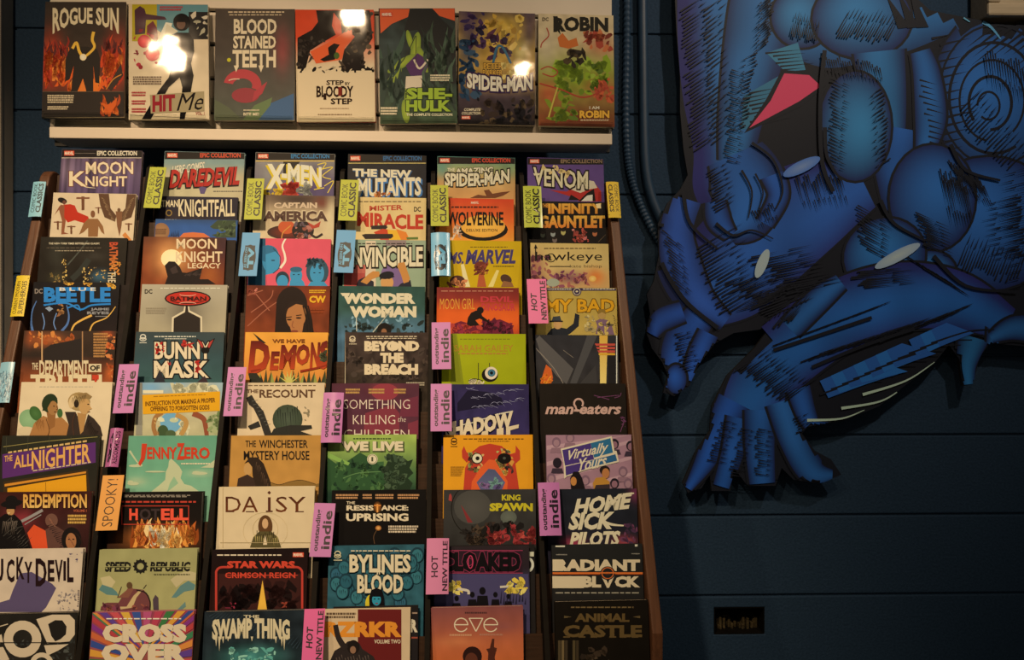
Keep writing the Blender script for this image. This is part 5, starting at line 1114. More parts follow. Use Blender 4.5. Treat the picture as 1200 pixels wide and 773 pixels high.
# ------------------------------------------------------------------ slatted panel with its trays
def P_loc(q): return loc(RPN, PANEL_P, q)
def panel():
    M = mat4(RPN, PANEL_P)
    x0 = P_loc(hit(58.5, 155, PANEL_P, PANEL_N))[0]; x1 = P_loc(hit(717, 165, PANEL_P, PANEL_N))[0]
    zb = P_loc(hit(387, 170.5, PANEL_P, PANEL_N))[2]; zt = P_loc(hit(387, 131, PANEL_P, PANEL_N))[2]
    sh = zt - zb; g = .009
    root = empty('slatwall_panel', mat4(RPN, PANEL_P + RPN @ np.array(((x0 + x1) / 2, .02, zb))))
    tag(root, 'cream slatted display panel with dark grooves, mounted above the rack', 'display panel')
    n = 7
    for i in range(n):
        mb = MB(); mb.box(x0, 0, zb + i * sh + (0 if i else 0.012), x1, .016, zb + (i + 1) * sh - g)
        mb.build('slat', M_SLAT, root, bevel=.0015, matrix=M)
    mb = MB(); mb.box(x0 + .002, .0165, zb - .004, x1 - .002, .03, zb + n * sh); mb.build('back_sheet', M_GROOVE, root, matrix=M)
    zs1 = P_loc(hit(387, 152.5, PANEL_P + PANEL_N * .085, PANEL_N))[2]; zs0 = P_loc(hit(387, 165.5, PANEL_P + PANEL_N * .085, PANEL_N))[2]
    xs0 = P_loc(hit(57.5, 155, PANEL_P + PANEL_N * .085, PANEL_N))[0]; xs1 = P_loc(hit(717.5, 165, PANEL_P + PANEL_N * .085, PANEL_N))[0]
    mb = MB(); mb.box(xs0, -.085, zs0, xs1, -.0005, zs1); mb.build('shelf_board', M_SLAT, root, bevel=.002, matrix=M)
    for xx in (x0 + .18, x1 - .22):
        mb = MB(); yb = loc(RPN, PANEL_P, WALL_P + RW @ np.array((loc(RW, WALL_P, PANEL_P + RPN @ np.array((xx, 0, 0)))[0], 0, 0)))[1]
        mb.box(xx, .0305, zb + .16, xx + .04, yb - .006, zb + .22); mb.build('wall_bracket', M_BLACK, root, matrix=M)
    return M, x0, x1, zb, sh
PM, PX0, PX1, PZB, PSH = panel()

TOP = [(54, 2.3, 146, 2, 147, 137, 48, 137), (152.5, 4.6, 246, 5, 243, 140, 149, 140), (254.4, 10.5, 346.6, 10.5, 344, 141, 249, 141),
       (348.7, 11.6, 440, 11, 438, 142.5, 345, 142.5), (445, 10.5, 535, 9, 534, 145, 444, 144.5), (538, 13, 627, 16, 627, 147, 536.5, 145), (631, 16, 719, 18, 720, 149, 631, 147)]
PYAW = math.radians(2.9)
LEANS = [5.5, 4.7, 5.5, 1.6, 5.5, 4.0, 5.5]
TP = PANEL_P + RPN @ np.array((0, -.021, PZB + .26 + .035))
def order(k):
    n = ['first', 'second', 'third', 'fourth', 'fifth', 'sixth', 'seventh'][k]
    return n
def tray(u0, u1, y0, zbot, lip, label):
    """clear acrylic tray hooked into the panel: back plate, floor and low front lip"""
    t = .0025; w = u1 - u0
    root = empty('acrylic_tray', mat4(RPN, PANEL_P + RPN @ np.array(((u0 + u1) / 2, 0, zbot))))
    tag(root, label, 'tray', 'clear trays on the slatted panel')
    b = MB(); b.box(u0, -.0035, zbot - .010, u1, -.001, zbot + .07); b.build('back_plate', M_ACRYL, root, matrix=PM)
    b = MB(); b.box(u0, y0, zbot, u1, -.004, zbot + t); b.build('tray_floor', M_ACRYL, root, matrix=PM)
    b = MB(); b.box(u0, y0 - t, zbot, u1, y0 - .0002, zbot + lip); b.build('front_lip', M_ACRYL, root, matrix=PM)
for i, q in enumerate(TOP):
    RT = rotm(math.radians(-LEANS[i]), 0, PYAW + math.radians((0, 2.6, 0, 0, 0, 0.7, 0)[i])); TN = -RT[:, 1]
    A_ = hit(q[0], q[1], TP, TN); B_ = hit(q[2], q[3], TP, TN); C_ = hit(q[4], q[5], TP, TN); D_ = hit(q[6], q[7], TP, TN)
    ex = (B_ - A_) + (C_ - D_); ex /= np.linalg.norm(ex)
    mid_t = (A_ + B_) / 2; mid_b = (C_ + D_) / 2
    ez = RT[:, 2] - ex * np.dot(RT[:, 2], ex); ez /= np.linalg.norm(ez)
    W = (np.linalg.norm(B_ - A_) + np.linalg.norm(C_ - D_)) / 2; H = float(np.dot(mid_t - mid_b, ez))
    cen = (mid_t + mid_b) / 2
    TL = cen - ex * W / 2 + ez * H / 2
    crop, label, fn, kw = COVERS[('T', i)]
    make_book(TL, ex, ez, W, H, .011, fn, crop, 'trade_paperback', label, 'books on the slatted panel', (M_GLOSS if i == 1 else M_SATIN) if kw.get('gloss') else None, gain=1.08)
    base = P_loc(cen - ez * H / 2)
    tray(base[0] - W / 2 + .004, base[0] + W / 2 - .004, base[1] - .004, base[2] - .0070, .016,
         ('leftmost clear acrylic tray under the red flame book', 'clear acrylic tray under the book with the woman in black', 'clear acrylic tray under the grey brown fang title book',
          'clear acrylic tray under the orange and cream book', 'clear acrylic tray under the dark green black book', 'clear acrylic tray under the ochre and purple book', 'rightmost clear acrylic tray under the green and red book')[i])

# ------------------------------------------------------------------ the rack
def S_loc(q): return loc(RS, RP, q)
def S_w(u, y, v): return RP + RS @ np.array((u, y, v))
def fit_line(pts):                                              # u = a + b * v along the slope
    P = np.array([S_loc(hit(x, y, RP, SLOPE_N)) for x, y in pts]); b, a = np.polyfit(P[:, 2], P[:, 0], 1)
    return a, b
UL = fit_line(((50.5, 215), (36, 290), (18, 375), (4, 450)))
UR = fit_line(((719, 235), (729, 340), (742, 480), (756, 590), (765, 680)))
def lu(line, v): return line[0] + line[1] * v
NROW = 10
def rack():
    M = mat4(RS, RP)
    vt = S_loc(hit(717, 207, RP, SLOPE_N))[2]                    # rounded top of the side panels
    vk = S_loc(hit(768, 742, RP, SLOPE_N))[2]                    # where the side panels turn upright
    foot = S_w((lu(UL, vk) + lu(UR, vk)) / 2, 0, vk)
    root = empty('comic_rack', mat4(rotm(0, 0, YAW), np.array((foot[0], foot[1], 0))))
    tag(root, 'brown wooden stepped display rack, its six columns of pockets filled with books', 'display rack')
    Rv = rotm(0, 0, YAW); 
    tdir = RS.T @ np.array((0, 0, 1.0))                          # straight up, in slope axes
    bdir = RS.T @ (Rv @ np.array((0, 1.0, 0)))
    def side(line, th):
        u = lu(line, vk)
        # outline in slope (y, v): front edge, rounded head, back, foot
        pts = []
        k = np.array((0.0, vk)); up = np.array((tdir[1], tdir[2])); bk = np.array((bdir[1], bdir[2]))
        footz = (S_w(u, 0, vk)[2] - .002)
        dep = .42
        f0 = k - up * footz
        pts += [tuple(f0), tuple(k)]
        r = .035
        for i in range(7):
            a = math.pi / 2 * i / 6
            pts.append((r - r * math.cos(a), vt - r + r * math.sin(a)))
        top = np.array((.12, vt))
        pts.append(tuple(top))
        bb = f0 + bk * dep
        # back edge upright from the floor until level with the top
        s = np.dot(top - bb, up); pts += [tuple(bb + up * (s - .02)), tuple(bb)]
        mb = MB(); mb.prism_x(pts, -th / 2, th / 2)
        mb.v = [(x + lu(line, max(z, vk)), y, z) for x, y, z in mb.v]
        mb.build('side_panel', M_WOOD, root, bevel=.003, matrix=M)
    side(UL, .020); side(UR, .020)
    hb = .26
    MBk = mat4(RB, (0, 0, 0))
    for r in range(NROW):
        top = S_w(0, 0, -r * ROWP)
        MBk = mat4(RB, top)
        a = max(lu(UL, -r * ROWP), lu(UL, -r * ROWP - hb)) + .0108; b = min(lu(UR, -r * ROWP), lu(UR, -r * ROWP - hb)) - .0108
        mb = MB()
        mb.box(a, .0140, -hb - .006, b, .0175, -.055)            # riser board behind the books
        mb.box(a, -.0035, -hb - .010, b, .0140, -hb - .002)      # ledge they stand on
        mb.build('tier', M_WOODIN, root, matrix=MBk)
    for i in range(5):
        mb = MB(); mb.prism_x([(-.004, -NROW * ROWP - .13), (-.004, -.045), (.01, -.030), (.05, -.030), (.10, -.08), (.10, -NROW * ROWP - .13)], -.0045, .0045)
        mb.v = [(x + lu(DIVS[i], z), y, z) for x, y, z in mb.v]
        mb.build('divider', M_BLACK, root, matrix=M)
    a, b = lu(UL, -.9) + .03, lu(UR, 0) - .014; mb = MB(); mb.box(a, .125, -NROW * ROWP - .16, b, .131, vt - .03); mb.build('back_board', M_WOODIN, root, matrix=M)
    mb = MB(); z0 = float(S_w(0, 0, -NROW * ROWP - .17)[2])
    q = loc(Rv, np.array((foot[0], foot[1], 0)), S_w(a, 0, vk)); 
    mb.box(q[0] + .001, .012, .002, -q[0] - .001, .03, z0); mb.build('base_panel', M_WOOD, root, matrix=mat4(Rv, np.array((foot[0], foot[1], 0))))
pos = {}
for (c, r, xl, yl, xr, yr) in BOOKS:
    top = S_w(0, 0, -r * ROWP)
    A_ = hit(xl, yl, RP, SLOPE_N); B_ = hit(xr, yr, RP, SLOPE_N)
    ua, ub = S_loc(A_), S_loc(B_)
    pos[(c, r)] = [ua[0], ub[0], (ua[2] + ub[2]) / 2, A_, B_]
# keep each book inside its own column: find the free lane between neighbours
DIVS = []
for i in range(5):
    b_, a_ = np.polyfit([-r * ROWP for r in range(NROW)], [(pos[(i, r)][1] + pos[(i + 1, r)][0]) / 2 for r in range(NROW)], 1)
    DIVS.append((a_, b_))
def inset(line, d): return (line[0] + d, line[1])
LANES = [inset(UL, .0065)] + DIVS + [inset(UR, -.0065)]
rack()

def place(key, c, r, ua, ub, v, slope_px, back=0.0, th=.0095):
    crop, label, fn, kw = COVERS[key]
    back = kw.get('back', back); th = kw.get('th', .006 if kw.get('copy') else th)
    L0, L1 = LANES[c], LANES[c + 1]
    lo, hi = max(lu(L0, v), lu(L0, v - .27)) + .0055, min(lu(L1, v), lu(L1, v - .27)) - .0055
    ua2, ub2 = max(ua, lo), min(ub, hi)
    ex = RB[:, 0]; ez = RB[:, 2]
    # the cover stands in its tier: take the tier's plane, height from the photograph
    top = S_w(0, 0, -r * ROWP) + RB[:, 1] * back
    tl = S_w(ua2, 0, v); tr = S_w(ub2, 0, v)
    q = loc(RB, top, tl); q2 = loc(RB, top, tr)
    H = .258 + q[2]
    TL = top + RB @ np.array((q[0], 0.0, q[2]))
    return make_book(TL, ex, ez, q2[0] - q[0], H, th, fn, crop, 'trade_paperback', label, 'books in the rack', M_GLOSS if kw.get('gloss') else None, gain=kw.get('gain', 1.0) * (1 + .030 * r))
for (c, r, xl, yl, xr, yr) in BOOKS:
    p_ = pos[(c, r)]
    place((c, r), c, r, p_[0], p_[1], p_[2], (yr - yl) / (xr - xl))
def extra(key, c, r, xl, yl, xr, yr, back):
    A_ = S_loc(hit(xl, yl, RP, SLOPE_N)); B_ = S_loc(hit(xr, yr, RP, SLOPE_N))
    place(key, c, r, A_[0], B_[0], (A_[2] + B_[2]) / 2, 0, back)
COPY = {(0, 2): 'dark second copy peeking out behind the book with the sideways red title', (0, 3): 'dark second copy peeking out behind the blue block title book', (0, 4): 'dark second copy peeking out behind the orange smeared book',
        (1, 2): 'dark second copy peeking out behind the glowing disc book', (3, 4): 'dark second copy peeking out behind the three line fat title book'}
def plain(k): k.bg('241c18', '2c201a', n=.2)
for (c, r, xl, yl, xr, yr) in BOOKS:
    if (c, r) in COPY:
        p_ = pos[(c, r)]; kk = ('copy', c, r); COVERS[kk] = (COVERS[(c, r)][0], COPY[(c, r)], plain, dict(th=.006))
        place(kk, c, r, p_[0] + .018, p_[1] + .018, p_[2] - .003, 0, .0068)
extra('1b', 1, 1, 180, 255.6, 277, 255, 0.0)
extra('3b', 3, 9, 390, 711, 490, 711, .0068)
extra('4b', 4, 8, 526, 639, 627, 639, .0068)

# ------------------------------------------------------------------ shelf tags
HV = 'e8d03a'
def quad_uv(W, H):
    return lambda P: (P[:, 0] / 100 * W, P[:, 1] / 100 * H)
def make_tag(q, painter, label, group, mat, base, bow=0.0, off=.010, g=1.0):
    p0 = RP + SLOPE_N * off
    A_, B_, C_, D_ = [hit(q[i], q[i + 1], p0, SLOPE_N) for i in (0, 2, 4, 6)]       # TL TR BR BL
    W = (np.linalg.norm(B_ - A_) + np.linalg.norm(C_ - D_)) / 2; H = (np.linalg.norm(A_ - D_) + np.linalg.norm(B_ - C_)) / 2
    ez = (A_ + B_ - C_ - D_); ez /= np.linalg.norm(ez); ex = (B_ - A_) + (C_ - D_); ex -= ez * np.dot(ex, ez); ex /= np.linalg.norm(ex)
    back = np.cross(ez, ex); cen = (A_ + B_ + C_ + D_) / 4
    R = np.stack([ex, back, ez], 1)
    art = Art(W, H, quad_uv(W, H), g)
    art.bg(base, nx=49 if bow else 9, nz=7)
    if bow: art.STEP = .00025
    painter(art)
    b = len(art.v); e = list(art.col(base)); h = W / 2
    art.v += [(-h, .0006, 0), (h, .0006, 0), (h, .0006, H), (-h, .0006, H), (-h, 0, 0), (h, 0, 0), (h, 0, H), (-h, 0, H)]
    art.f += [tuple(b + i for i in f) for f in ((0, 3, 2, 1), (0, 1, 5, 4), (1, 2, 6, 5), (2, 3, 7, 6), (3, 0, 4, 7))]; art.c += [e] * 8
    if bow:                                                      # bent across its width like a curled card
        art.v = [(x, y - bow * (1 - (x / h) ** 2), z) for x, y, z in art.v]
    root = empty('shelf_tag', mat4(R, cen - ez * H / 2)); tag(root, label, 'shelf tag', group)
    link_mesh('card', art.v, art.f, [mat], root, art.c)
    cl = MB()                                                    # the little channel that grips the card on the divider's edge
    if off < .011 and bow == 0 or True:
        cl.box(-.004, .0009, H * .3, .004, off - .0052 if off > .008 else .003, H * .7)
    cl.build('clip', M_BLACK, root)
INK = '1a1814'
def classic(k):
    k.t('COMIC BOOK', INK, 10, 10, 42, 90, b=.0, rot=90); k.t('CLASSIC', INK, 50, 7, 88, 92, b=.03, rot=90)
def tv(k):
    k.e('1a2428', 50, 58, 36, 30); k.r('1a2428', 22, 30, 78, 86); k.t('AS SEEN ON', '5a98b0', 24, 34, 38, 82, b=.02, rot=90); k.t('TV', '5a98b0', 42, 34, 76, 82, b=.06, rot=90)
def indie(k):
    k.t('outstanding', '2a2026', 13, 12, 42, 90, b=.03, rot=90); k.t('indie', '2a2026', 48, 14, 90, 86, b=.025, rot=90)
def hot(k):
    k.t('HOT', '241a1e', 16, 32, 48, 72, b=.03, rot=90, sh=.15); k.t('NEW TITLE', '241a1e', 66, 4, 94, 92, b=.03, rot=90)
def longtag(k):
    k.t('COMIC BOOK', INK, 14, 6, 44, 88, b=.0, rot=90); k.t('CLASSICS', INK, 52, 6, 88, 88, b=.02, rot=90)
def longtag_down(k):
    k.t('COMIC BOOK', INK, 60, 8, 88, 84, b=.0, rot=-90); k.t('CLASSICS', INK, 14, 8, 48, 84, b=.02, rot=-90); k.r('a88a20', 0, 91, 100, 93)
def modern(k):
    k.t('CURRENT/MODERN', INK, 14, 14, 42, 94, b=.0, rot=90); k.t('SUPERHEROES', INK, 54, 14, 88, 94, b=.0, rot=90); k.r('b8981c', 0, 6, 100, 8)
def glare_washed(k):
    k.r('9ac0c4', 0, 0, 100, 24); k.s('6a8890 a8c0c0 d0d8d0 54707a', 4, 28, 96, 92, 130, 5, 5)  # illegible print as pale blotches, the glare put into their colours
def recommends(k):
    k.t('RECOMMENDS', '2a1c22', 58, 8, 88, 92, b=.02, rot=90); k.s('3a2a30 5a4048 2a1c22', 22, 20, 44, 84, 22, 6, 6); k.r('d8a0b8', 46, 0, 52, 100)
def spooky(k):
    k.t('SPOOKY!', '2a1a10', 26, 7, 74, 93, b=-.006, rot=90)
def hot_glare(k):
    k.t('HOT', '3a2a30', 22, 32, 52, 70, b=.02, rot=90); k.t('NEW TITLE', '3a2a30', 72, 5, 94, 94, b=.02, rot=90)
YG, BL, PK, HP = 'a6a222', '4c8cae', 'c070a0', 'e05a8c'
G1, G2, G3, G4 = 'yellow green classic tags', 'blue TV tags', 'pink indie tags', 'tags in the column gaps'
TAGS = [
 ((39.4, 213, 54, 213.3, 48, 254.5, 33, 253.6), longtag, 'pale blue tag with black capitals near the top of the left rail', 'tags on the side rails', M_CARD, '86b4b8', .002),
 ((20, 323, 35, 323, 27.8, 371, 11.8, 370.6), modern, 'yellow tag with two lines of black capitals halfway up the left rail', 'tags on the side rails', M_CARD, 'dcb41e', .002),
 ((1, 424, 18, 425, 10, 473, -5, 471), glare_washed, 'lowest tag on the left rail, pale blue with glare-washed print', 'tags on the side rails', M_TAGGLOSS, '90b4b8', .003),
 ((710, 213, 724.6, 213.6, 728, 255.6, 713.2, 255), longtag_down, 'yellow tag reading downwards at the top of the right rail', 'tags on the side rails', M_CARD, 'dcae1c', .002),
 ((176, 196.4, 195, 195, 188, 242.6, 167.6, 244.4), classic, 'yellow green classic tag between the first and second columns', G1, M_CARD, YG, 0),
 ((290, 210, 309.6, 208, 306.6, 256, 285.6, 258), classic, 'yellow green classic tag between the second and third columns', G1, M_CARD, YG, 0),
 ((399.6, 211.6, 420.6, 209.6, 418, 257.6, 396, 259), classic, 'yellow green classic tag between the third and fourth columns', G1, M_CARD, YG, 0),
 ((504.4, 217.6, 525, 216, 526, 263.6, 505, 265.6), classic, 'yellow green classic tag between the fourth and fifth columns', G1, M_CARD, YG, 0),
 ((613, 219, 634, 217.6, 636, 266, 614.4, 267.4), classic, 'shiny pale yellow green classic tag between the fifth and sixth columns', G1, M_TAGGLOSS, 'b0ae3a', .002),
 ((284.4, 273, 305, 272, 301, 322, 279, 324.4), tv, 'blue TV tag between the second and third columns', G2, M_CARD, BL, 0),
 ((395, 270, 417, 269, 414, 318.6, 390.5, 320), tv, 'blue TV tag between the third and fourth columns', G2, M_CARD, BL, 0),
 ((505, 274, 527, 272, 528, 323, 505.6, 324), tv, 'shiny curled blue TV tag between the fourth and fifth columns', G2, M_TAGGLOSS, '7ab0c4', .004),
 ((617, 327.6, 640, 326, 642.4, 378, 620, 379.6), hot, 'pink hot new title tag between the fifth and sixth columns', G4, M_CARD, 'e0688e', 0),
 ((139.5, 427.5, 163.4, 425.6, 155.8, 483, 132, 484.7), indie, 'pink indie tag between the first and second columns', G3, M_CARD, PK, 0),
 ((268, 431, 288.4, 429, 284, 487, 261, 487.6), indie, 'pink indie tag between the second and third columns', G3, M_CARD, PK, 0),
 ((379.4, 460.4, 403, 459.4, 400, 518, 375.6, 519), indie, 'upper pink indie tag between the third and fourth columns, by the maroon book', G3, M_TAGGLOSS, PK, .002),
 ((506, 378, 527.6, 377, 529, 431.6, 506, 433), indie, 'upper pink indie tag between the fourth and fifth columns, beside the lime green book', G3, M_CARD, PK, 0),
 ((505, 450, 529, 449, 529.6, 504, 504.4, 506), indie, 'lower pink indie tag between the fourth and fifth columns, beside the indigo book', G3, M_CARD, PK, 0),
 ((130, 501.6, 144.5, 502.3, 138.7, 547, 122.6, 547.5), recommends, 'narrow curled shiny pink tag above the orange tag', G4, M_TAGGLOSS, 'b8608a', .006),
 ((120.7, 556.6, 145.5, 556.6, 137.3, 620.7, 111.5, 621.8), spooky, 'orange tag with one handwritten word between the first and second columns', G4, M_CARD, 'e09440', 0),
 ((369, 590, 393, 588.6, 388, 651.7, 362, 652.8), indie, 'lower pink indie tag between the third and fourth columns, by the black orange-glow book', G3, M_CARD, PK, 0),
 ((630.4, 565.6, 655, 565, 658.6, 627, 632.4, 628), indie, 'shiny pink indie tag between the fifth and sixth columns', G3, M_TAGGLOSS, PK, .003),
 ((500.4, 631, 526, 630, 525.7, 695.6, 498.8, 696.5), hot_glare, 'glaring pink tag beside the magenta outlined book', G4, M_TAGGLOSS, 'd8809c', .003),
 ((357, 713, 381, 713, 378, 778, 353, 778), hot, 'hot pink new title tag at the bottom beside the cream and maroon book', G4, M_CARD, HP, 0),
]
for i, (q, fn, label, group, mat, base, bow) in enumerate(TAGS):
    make_tag(q, fn, label, group, mat, base, bow, off=.016 if i > 3 else .010)

# ------------------------------------------------------------------ the blue cutout on the wall
def cutout():
    OFFW, TH = .055, .010
    p0 = WALL_P + WALL_N * OFFW
    outline = [(792, -40), (791, 0), (793, 40), (797, 90), (797, 130), (801, 175), (806, 205), (797, 222), (782, 238), (771, 262), (772, 300), (766, 330), (758, 345), (762, 368), (757, 388), (764, 408),
               (776, 424), (783, 440), (777, 460), (790, 464), (808, 452), (818, 428), (838, 402), (860, 390), (890, 386), (905, 380), (884, 408), (852, 440), (834, 476), (832, 505), (815, 530), (800, 566), (806, 577), (822, 572),
               (832, 556), (834, 575), (856, 575), (860, 548), (876, 569), (909, 569), (916, 548), (930, 562), (962, 566), (986, 556), (974, 538), (955, 528), (940, 508), (946, 500), (990, 492), (1030, 476), (1060, 452), (1096, 424),
               (1112, 404), (1124, 420), (1128, 452), (1140, 450), (1148, 418), (1160, 402), (1195, 405), (1240, 410), (1300, 420), (1300, -40), (1240, 0), (1190, 30), (1160, 26), (1120, 18), (1090, 12), (1070, -6), (1060, -40)]
    pts = np.array([loc(RW, WALL_P, hit(x, y, p0, WALL_N)) for x, y in outline])
    u0, u1 = pts[:, 0].min(), pts[:, 0].max(); z0, z1 = pts[:, 2].min(), pts[:, 2].max()
    W, H = u1 - u0, z1 - z0
    org = WALL_P + RW @ np.array((u0, -OFFW, z1))
    def uv(P):
        D = np.stack([(P[:, 0] - CX) / F, np.ones(len(P)), -(P[:, 1] - CY) / F], 1)
        t = np.dot(p0 - CAM, RW[:, 1]) / (D @ RW[:, 1])
        Q = CAM + D * t[:, None] - org
        return Q @ RW[:, 0], -(Q @ RW[:, 2])
    art = Art(W, H, uv, 2.6)
    k = art
    def HT(x0, y0, x1, y1, n, lx, ly, wd=3.0, seed=0):
        k.hatch(ink, x0, y0, x1, y1, int(n * 1.9), lx * .9, ly * .9, max(1.4, wd * .62), seed=seed)
        k.hatch(ink, x0 + lx * .9, y0 + ly * .9, x1 + lx * .9, y1 + ly * .9, int(n * 1.2), lx * .45, ly * .45, 1.3, seed=seed + 3)
    ink = '0b0d13'
    P2 = np.array(outline, float)
    def inside(x, y):
        c = False; n = len(P2)
        for i in range(n):
            xa, ya = P2[i]; xb, yb = P2[(i + 1) % n]
            if (ya > y) != (yb > y) and x < (xb - xa) * (y - ya) / (yb - ya) + xa: c = not c
        return c
    k.p(ink, *[c for q in outline for c in q])
    def limb(path, edge, core, light=.0, n=9, inkw=3.0, shade=1.0):
        """a rounded painted form along a spine: (x, y, half width) points"""
        q = np.array(path, float)
        sm = np.array([tuple(v) for v in smooth_path([tuple(a) for a in q], 8)])
        d = np.gradient(sm[:, :2], axis=0); d /= np.maximum(np.linalg.norm(d, axis=1, keepdims=True), 1e-6)
        nr = np.stack([-d[:, 1], d[:, 0]], 1)
        for grow, flat in ((inkw, True), (0, False)):
            V = []; Cc = []
            ts = np.linspace(-1, 1, n)
            for i in range(len(sm)):
                for t in ts:
                    V.append(sm[i, :2] + nr[i] * t * (max(sm[i, 2], .5) + grow))
                    w = max(0.0, 1 - abs(t - light) ** 1.8 * 1.1) if abs(t - light) < 1 else 0.0
                    f_ = .82 + .30 * noise.noise((V[-1][0] * .02, V[-1][1] * .02, 3.1))
                    Cc.append(k.col(ink) if flat else (k.col(edge) * (1 - w) + k.col(core) * w) * f_)
            fs = [(i * n + j, i * n + j + 1, (i + 1) * n + j + 1, (i + 1) * n + j) for i in range(len(sm) - 1) for j in range(n - 1)]
            k._put(np.array(V), fs, np.array(Cc))
    def ball(cx, cy, rx, ry, edge, core, rot=0, lx=-.15, ly=-.2, inkw=3.0):
        m = 28; rings = 6; a = math.radians(rot)
        w = np.linspace(0, 2 * np.pi, m, endpoint=False)
        k.e(ink, cx, cy, rx + inkw, ry + inkw, rot, n=m)
        V = [(cx + lx * rx, cy + ly * ry)]; Cc = [k.col(core)]
        for r in range(1, rings + 1):
            s = r / rings
            for j in range(m):
                dx, dy = math.cos(w[j]) * rx * s, math.sin(w[j]) * ry * s
                V.append((cx + dx * math.cos(a) - dy * math.sin(a) + lx * rx * (1 - s), cy + dx * math.sin(a) + dy * math.cos(a) + ly * ry * (1 - s)))
                t = s ** 1.6
                Cc.append(k.col(core) * (1 - t) + k.col(edge) * t)
        fs = [(0, 1 + j, 1 + (j + 1) % m) for j in range(m)]
        for r in range(rings - 1):
            b = 1 + r * m
            fs += [(b + j, b + m + j, b + m + (j + 1) % m, b + (j + 1) % m) for j in range(m)]
        k._put(np.array(V), fs, np.array(Cc))
    nv, bl, br, tl, pu = '0e1838', '1d4478', '28609a', '2c6c9c', '1a1a48'
    # upper mass and the three stout trunks
    limb([(1120, -30, 60), (1040, 10, 55), (960, 20, 60), (905, 30, 30)], nv, tl, -.2)
    limb([(838, -40, 44), (838, 40, 44), (842, 110, 42), (850, 170, 38), (858, 215, 46), (868, 252, 34)], pu, '2c6c9e', -.35)
    limb([(905, -40, 40), (893, 20, 40), (880, 80, 34), (868, 140, 26), (862, 190, 20)], nv, '2a6492', .1)
    ball(940, 20, 36, 36, nv, '34749a'); ball(1010, 22, 58, 46, nv, '32749e', ly=-.3)
    k.p('2a5868', 898, 62, 935, 50, 944, 82, 920, 84); k.p('265060', 872, 112, 918, 86, 905, 118, 880, 150, 868, 152)
    k.hatch(ink, 874, 108, 880, 150, 9, 38, -8, 2.4); k.hatch(ink, 900, 60, 918, 84, 6, 30, -3, 2.2)
    k.p(ink, 872, 156, 898, 116, 916, 82, 950, 84, 968, 100, 940, 124); k.p('d4405a', 878, 150, 903, 118, 919, 86, 948, 88, 962, 101, 936, 119)
    limb([(1030, 60, 30), (1036, 120, 26), (1040, 180, 20), (1048, 215, 14)], nv, '2c6a94', .0)
    limb([(1055, 150, 30), (1050, 190, 26), (1070, 230, 40)], nv, '1e4a80', .0)
    # crossing boulder-like root from upper right to lower left
    limb([(1010, 210, 36), (960, 235, 52), (905, 270, 62), (850, 320, 60), (812, 352, 40)], pu, '24508e', -.15)
    limb([(800, 232, 22), (790, 270, 22), (795, 310, 26), (815, 350, 22), (850, 378, 10)], nv, '20407e', -.2)
    ball(1002, 148, 42, 64, nv, '3a84ae', lx=.2, ly=0)
    limb([(862, 180, 34), (876, 215, 44), (872, 252, 34), (850, 272, 16)], nv, '2a62a4', .1)
    limb([(905, 205, 14), (912, 230, 12), (896, 262, 10)], nv, '1f4a88'); limb([(838, 236, 12), (842, 258, 14), (856, 276, 8)], nv, '1f4a88')
    # swirl-grained burls where the mass thickens on the right
    ball(1170, 110, 78, 100, '0d1730', '1e4a78', lx=-.3, ly=-.1); 
    for i, r_ in enumerate((66, 52, 38, 25, 13)): k.o(ink, 1166 - i * 2, 112 + i * 3, r_, r_ * 1.25, 2.6 + (i % 2), n=30, a0=20 + 40 * i, a1=330 + 40 * i)
    k.hatch(ink, 1095, 40, 1110, 190, 16, 26, -6, 3.4); k.hatch(ink, 1150, 14, 1240, 60, 14, -34, 26, 4)
    limb([(1078, 60, 12), (1086, 90, 16), (1090, 140, 18), (1082, 180, 10)], nv, '24588a'); k.hatch(ink, 1075, 90, 1090, 170, 12, 18, 5, 2.4)
    for i in range(13): k.p(ink, 1052 + i * 11, 34 - i * .6, 1066 + i * 11, 32, 1038 + i * 13, -6 - (i % 3) * 6)
    k.l('5a8a98', 4, 1092, 14, 1118, 16, 1136, 26, taper=.7); k.l('4a7a90', 5, 1138, 22, 1158, 30, 1172, 46, taper=.7)
    ball(1158, 262, 84, 78, nv, '25568e', ly=-.3); ball(1092, 232, 50, 62, nv, '235488', lx=.2); ball(1090, 320, 30, 26, nv, '2a6496')
    ball(1036, 300, 48, 44, nv, '2a6aa0', rot=-20, ly=-.3)
    # long root running down to the left, dividing at the ground
    limb([(1180, 380, 20), (1120, 352, 34), (1050, 348, 40), (980, 372, 42), (925, 410, 42), (885, 450, 40), (868, 490, 34)], pu, '2460a2', -.1)
    limb([(985, 330, 10), (960, 350, 14), (925, 385, 14)], nv, '2a66a4')
    limb([(860, 470, 20), (842, 505, 16), (826, 540, 12), (806, 572, 5)], nv, '2252a0'); limb([(868, 490, 17), (858, 530, 13), (846, 570, 11)], nv, '2358a2')
    limb([(890, 480, 18), (890, 525, 17), (893, 566, 15)], nv, '275fa4'); limb([(915, 470, 18), (930, 515, 17), (952, 552, 16), (975, 556, 6)], nv, '2a64a4')
    limb([(935, 455, 14), (950, 495, 10), (975, 498, 3)], nv, '1f4a86')
    limb([(820, 370, 18), (800, 400, 22), (792, 430, 18), (786, 455, 8)], nv, '20488e'); limb([(800, 365, 12), (775, 375, 13), (764, 392, 7)], nv, '1c3f80'); limb([(830, 390, 12), (818, 415, 12), (806, 445, 8)], nv, '1e4488'); ball(792, 444, 12, 17, nv, '2452a0')
    limb([(1140, 395, 18), (1132, 425, 12), (1134, 450, 7)], nv, '24628e'); limb([(1168, 390, 14), (1160, 404, 6)], nv, '1e4a74'); limb([(1240, 390, 16), (1190, 384, 14), (1160, 396, 6)], nv, '24588a')
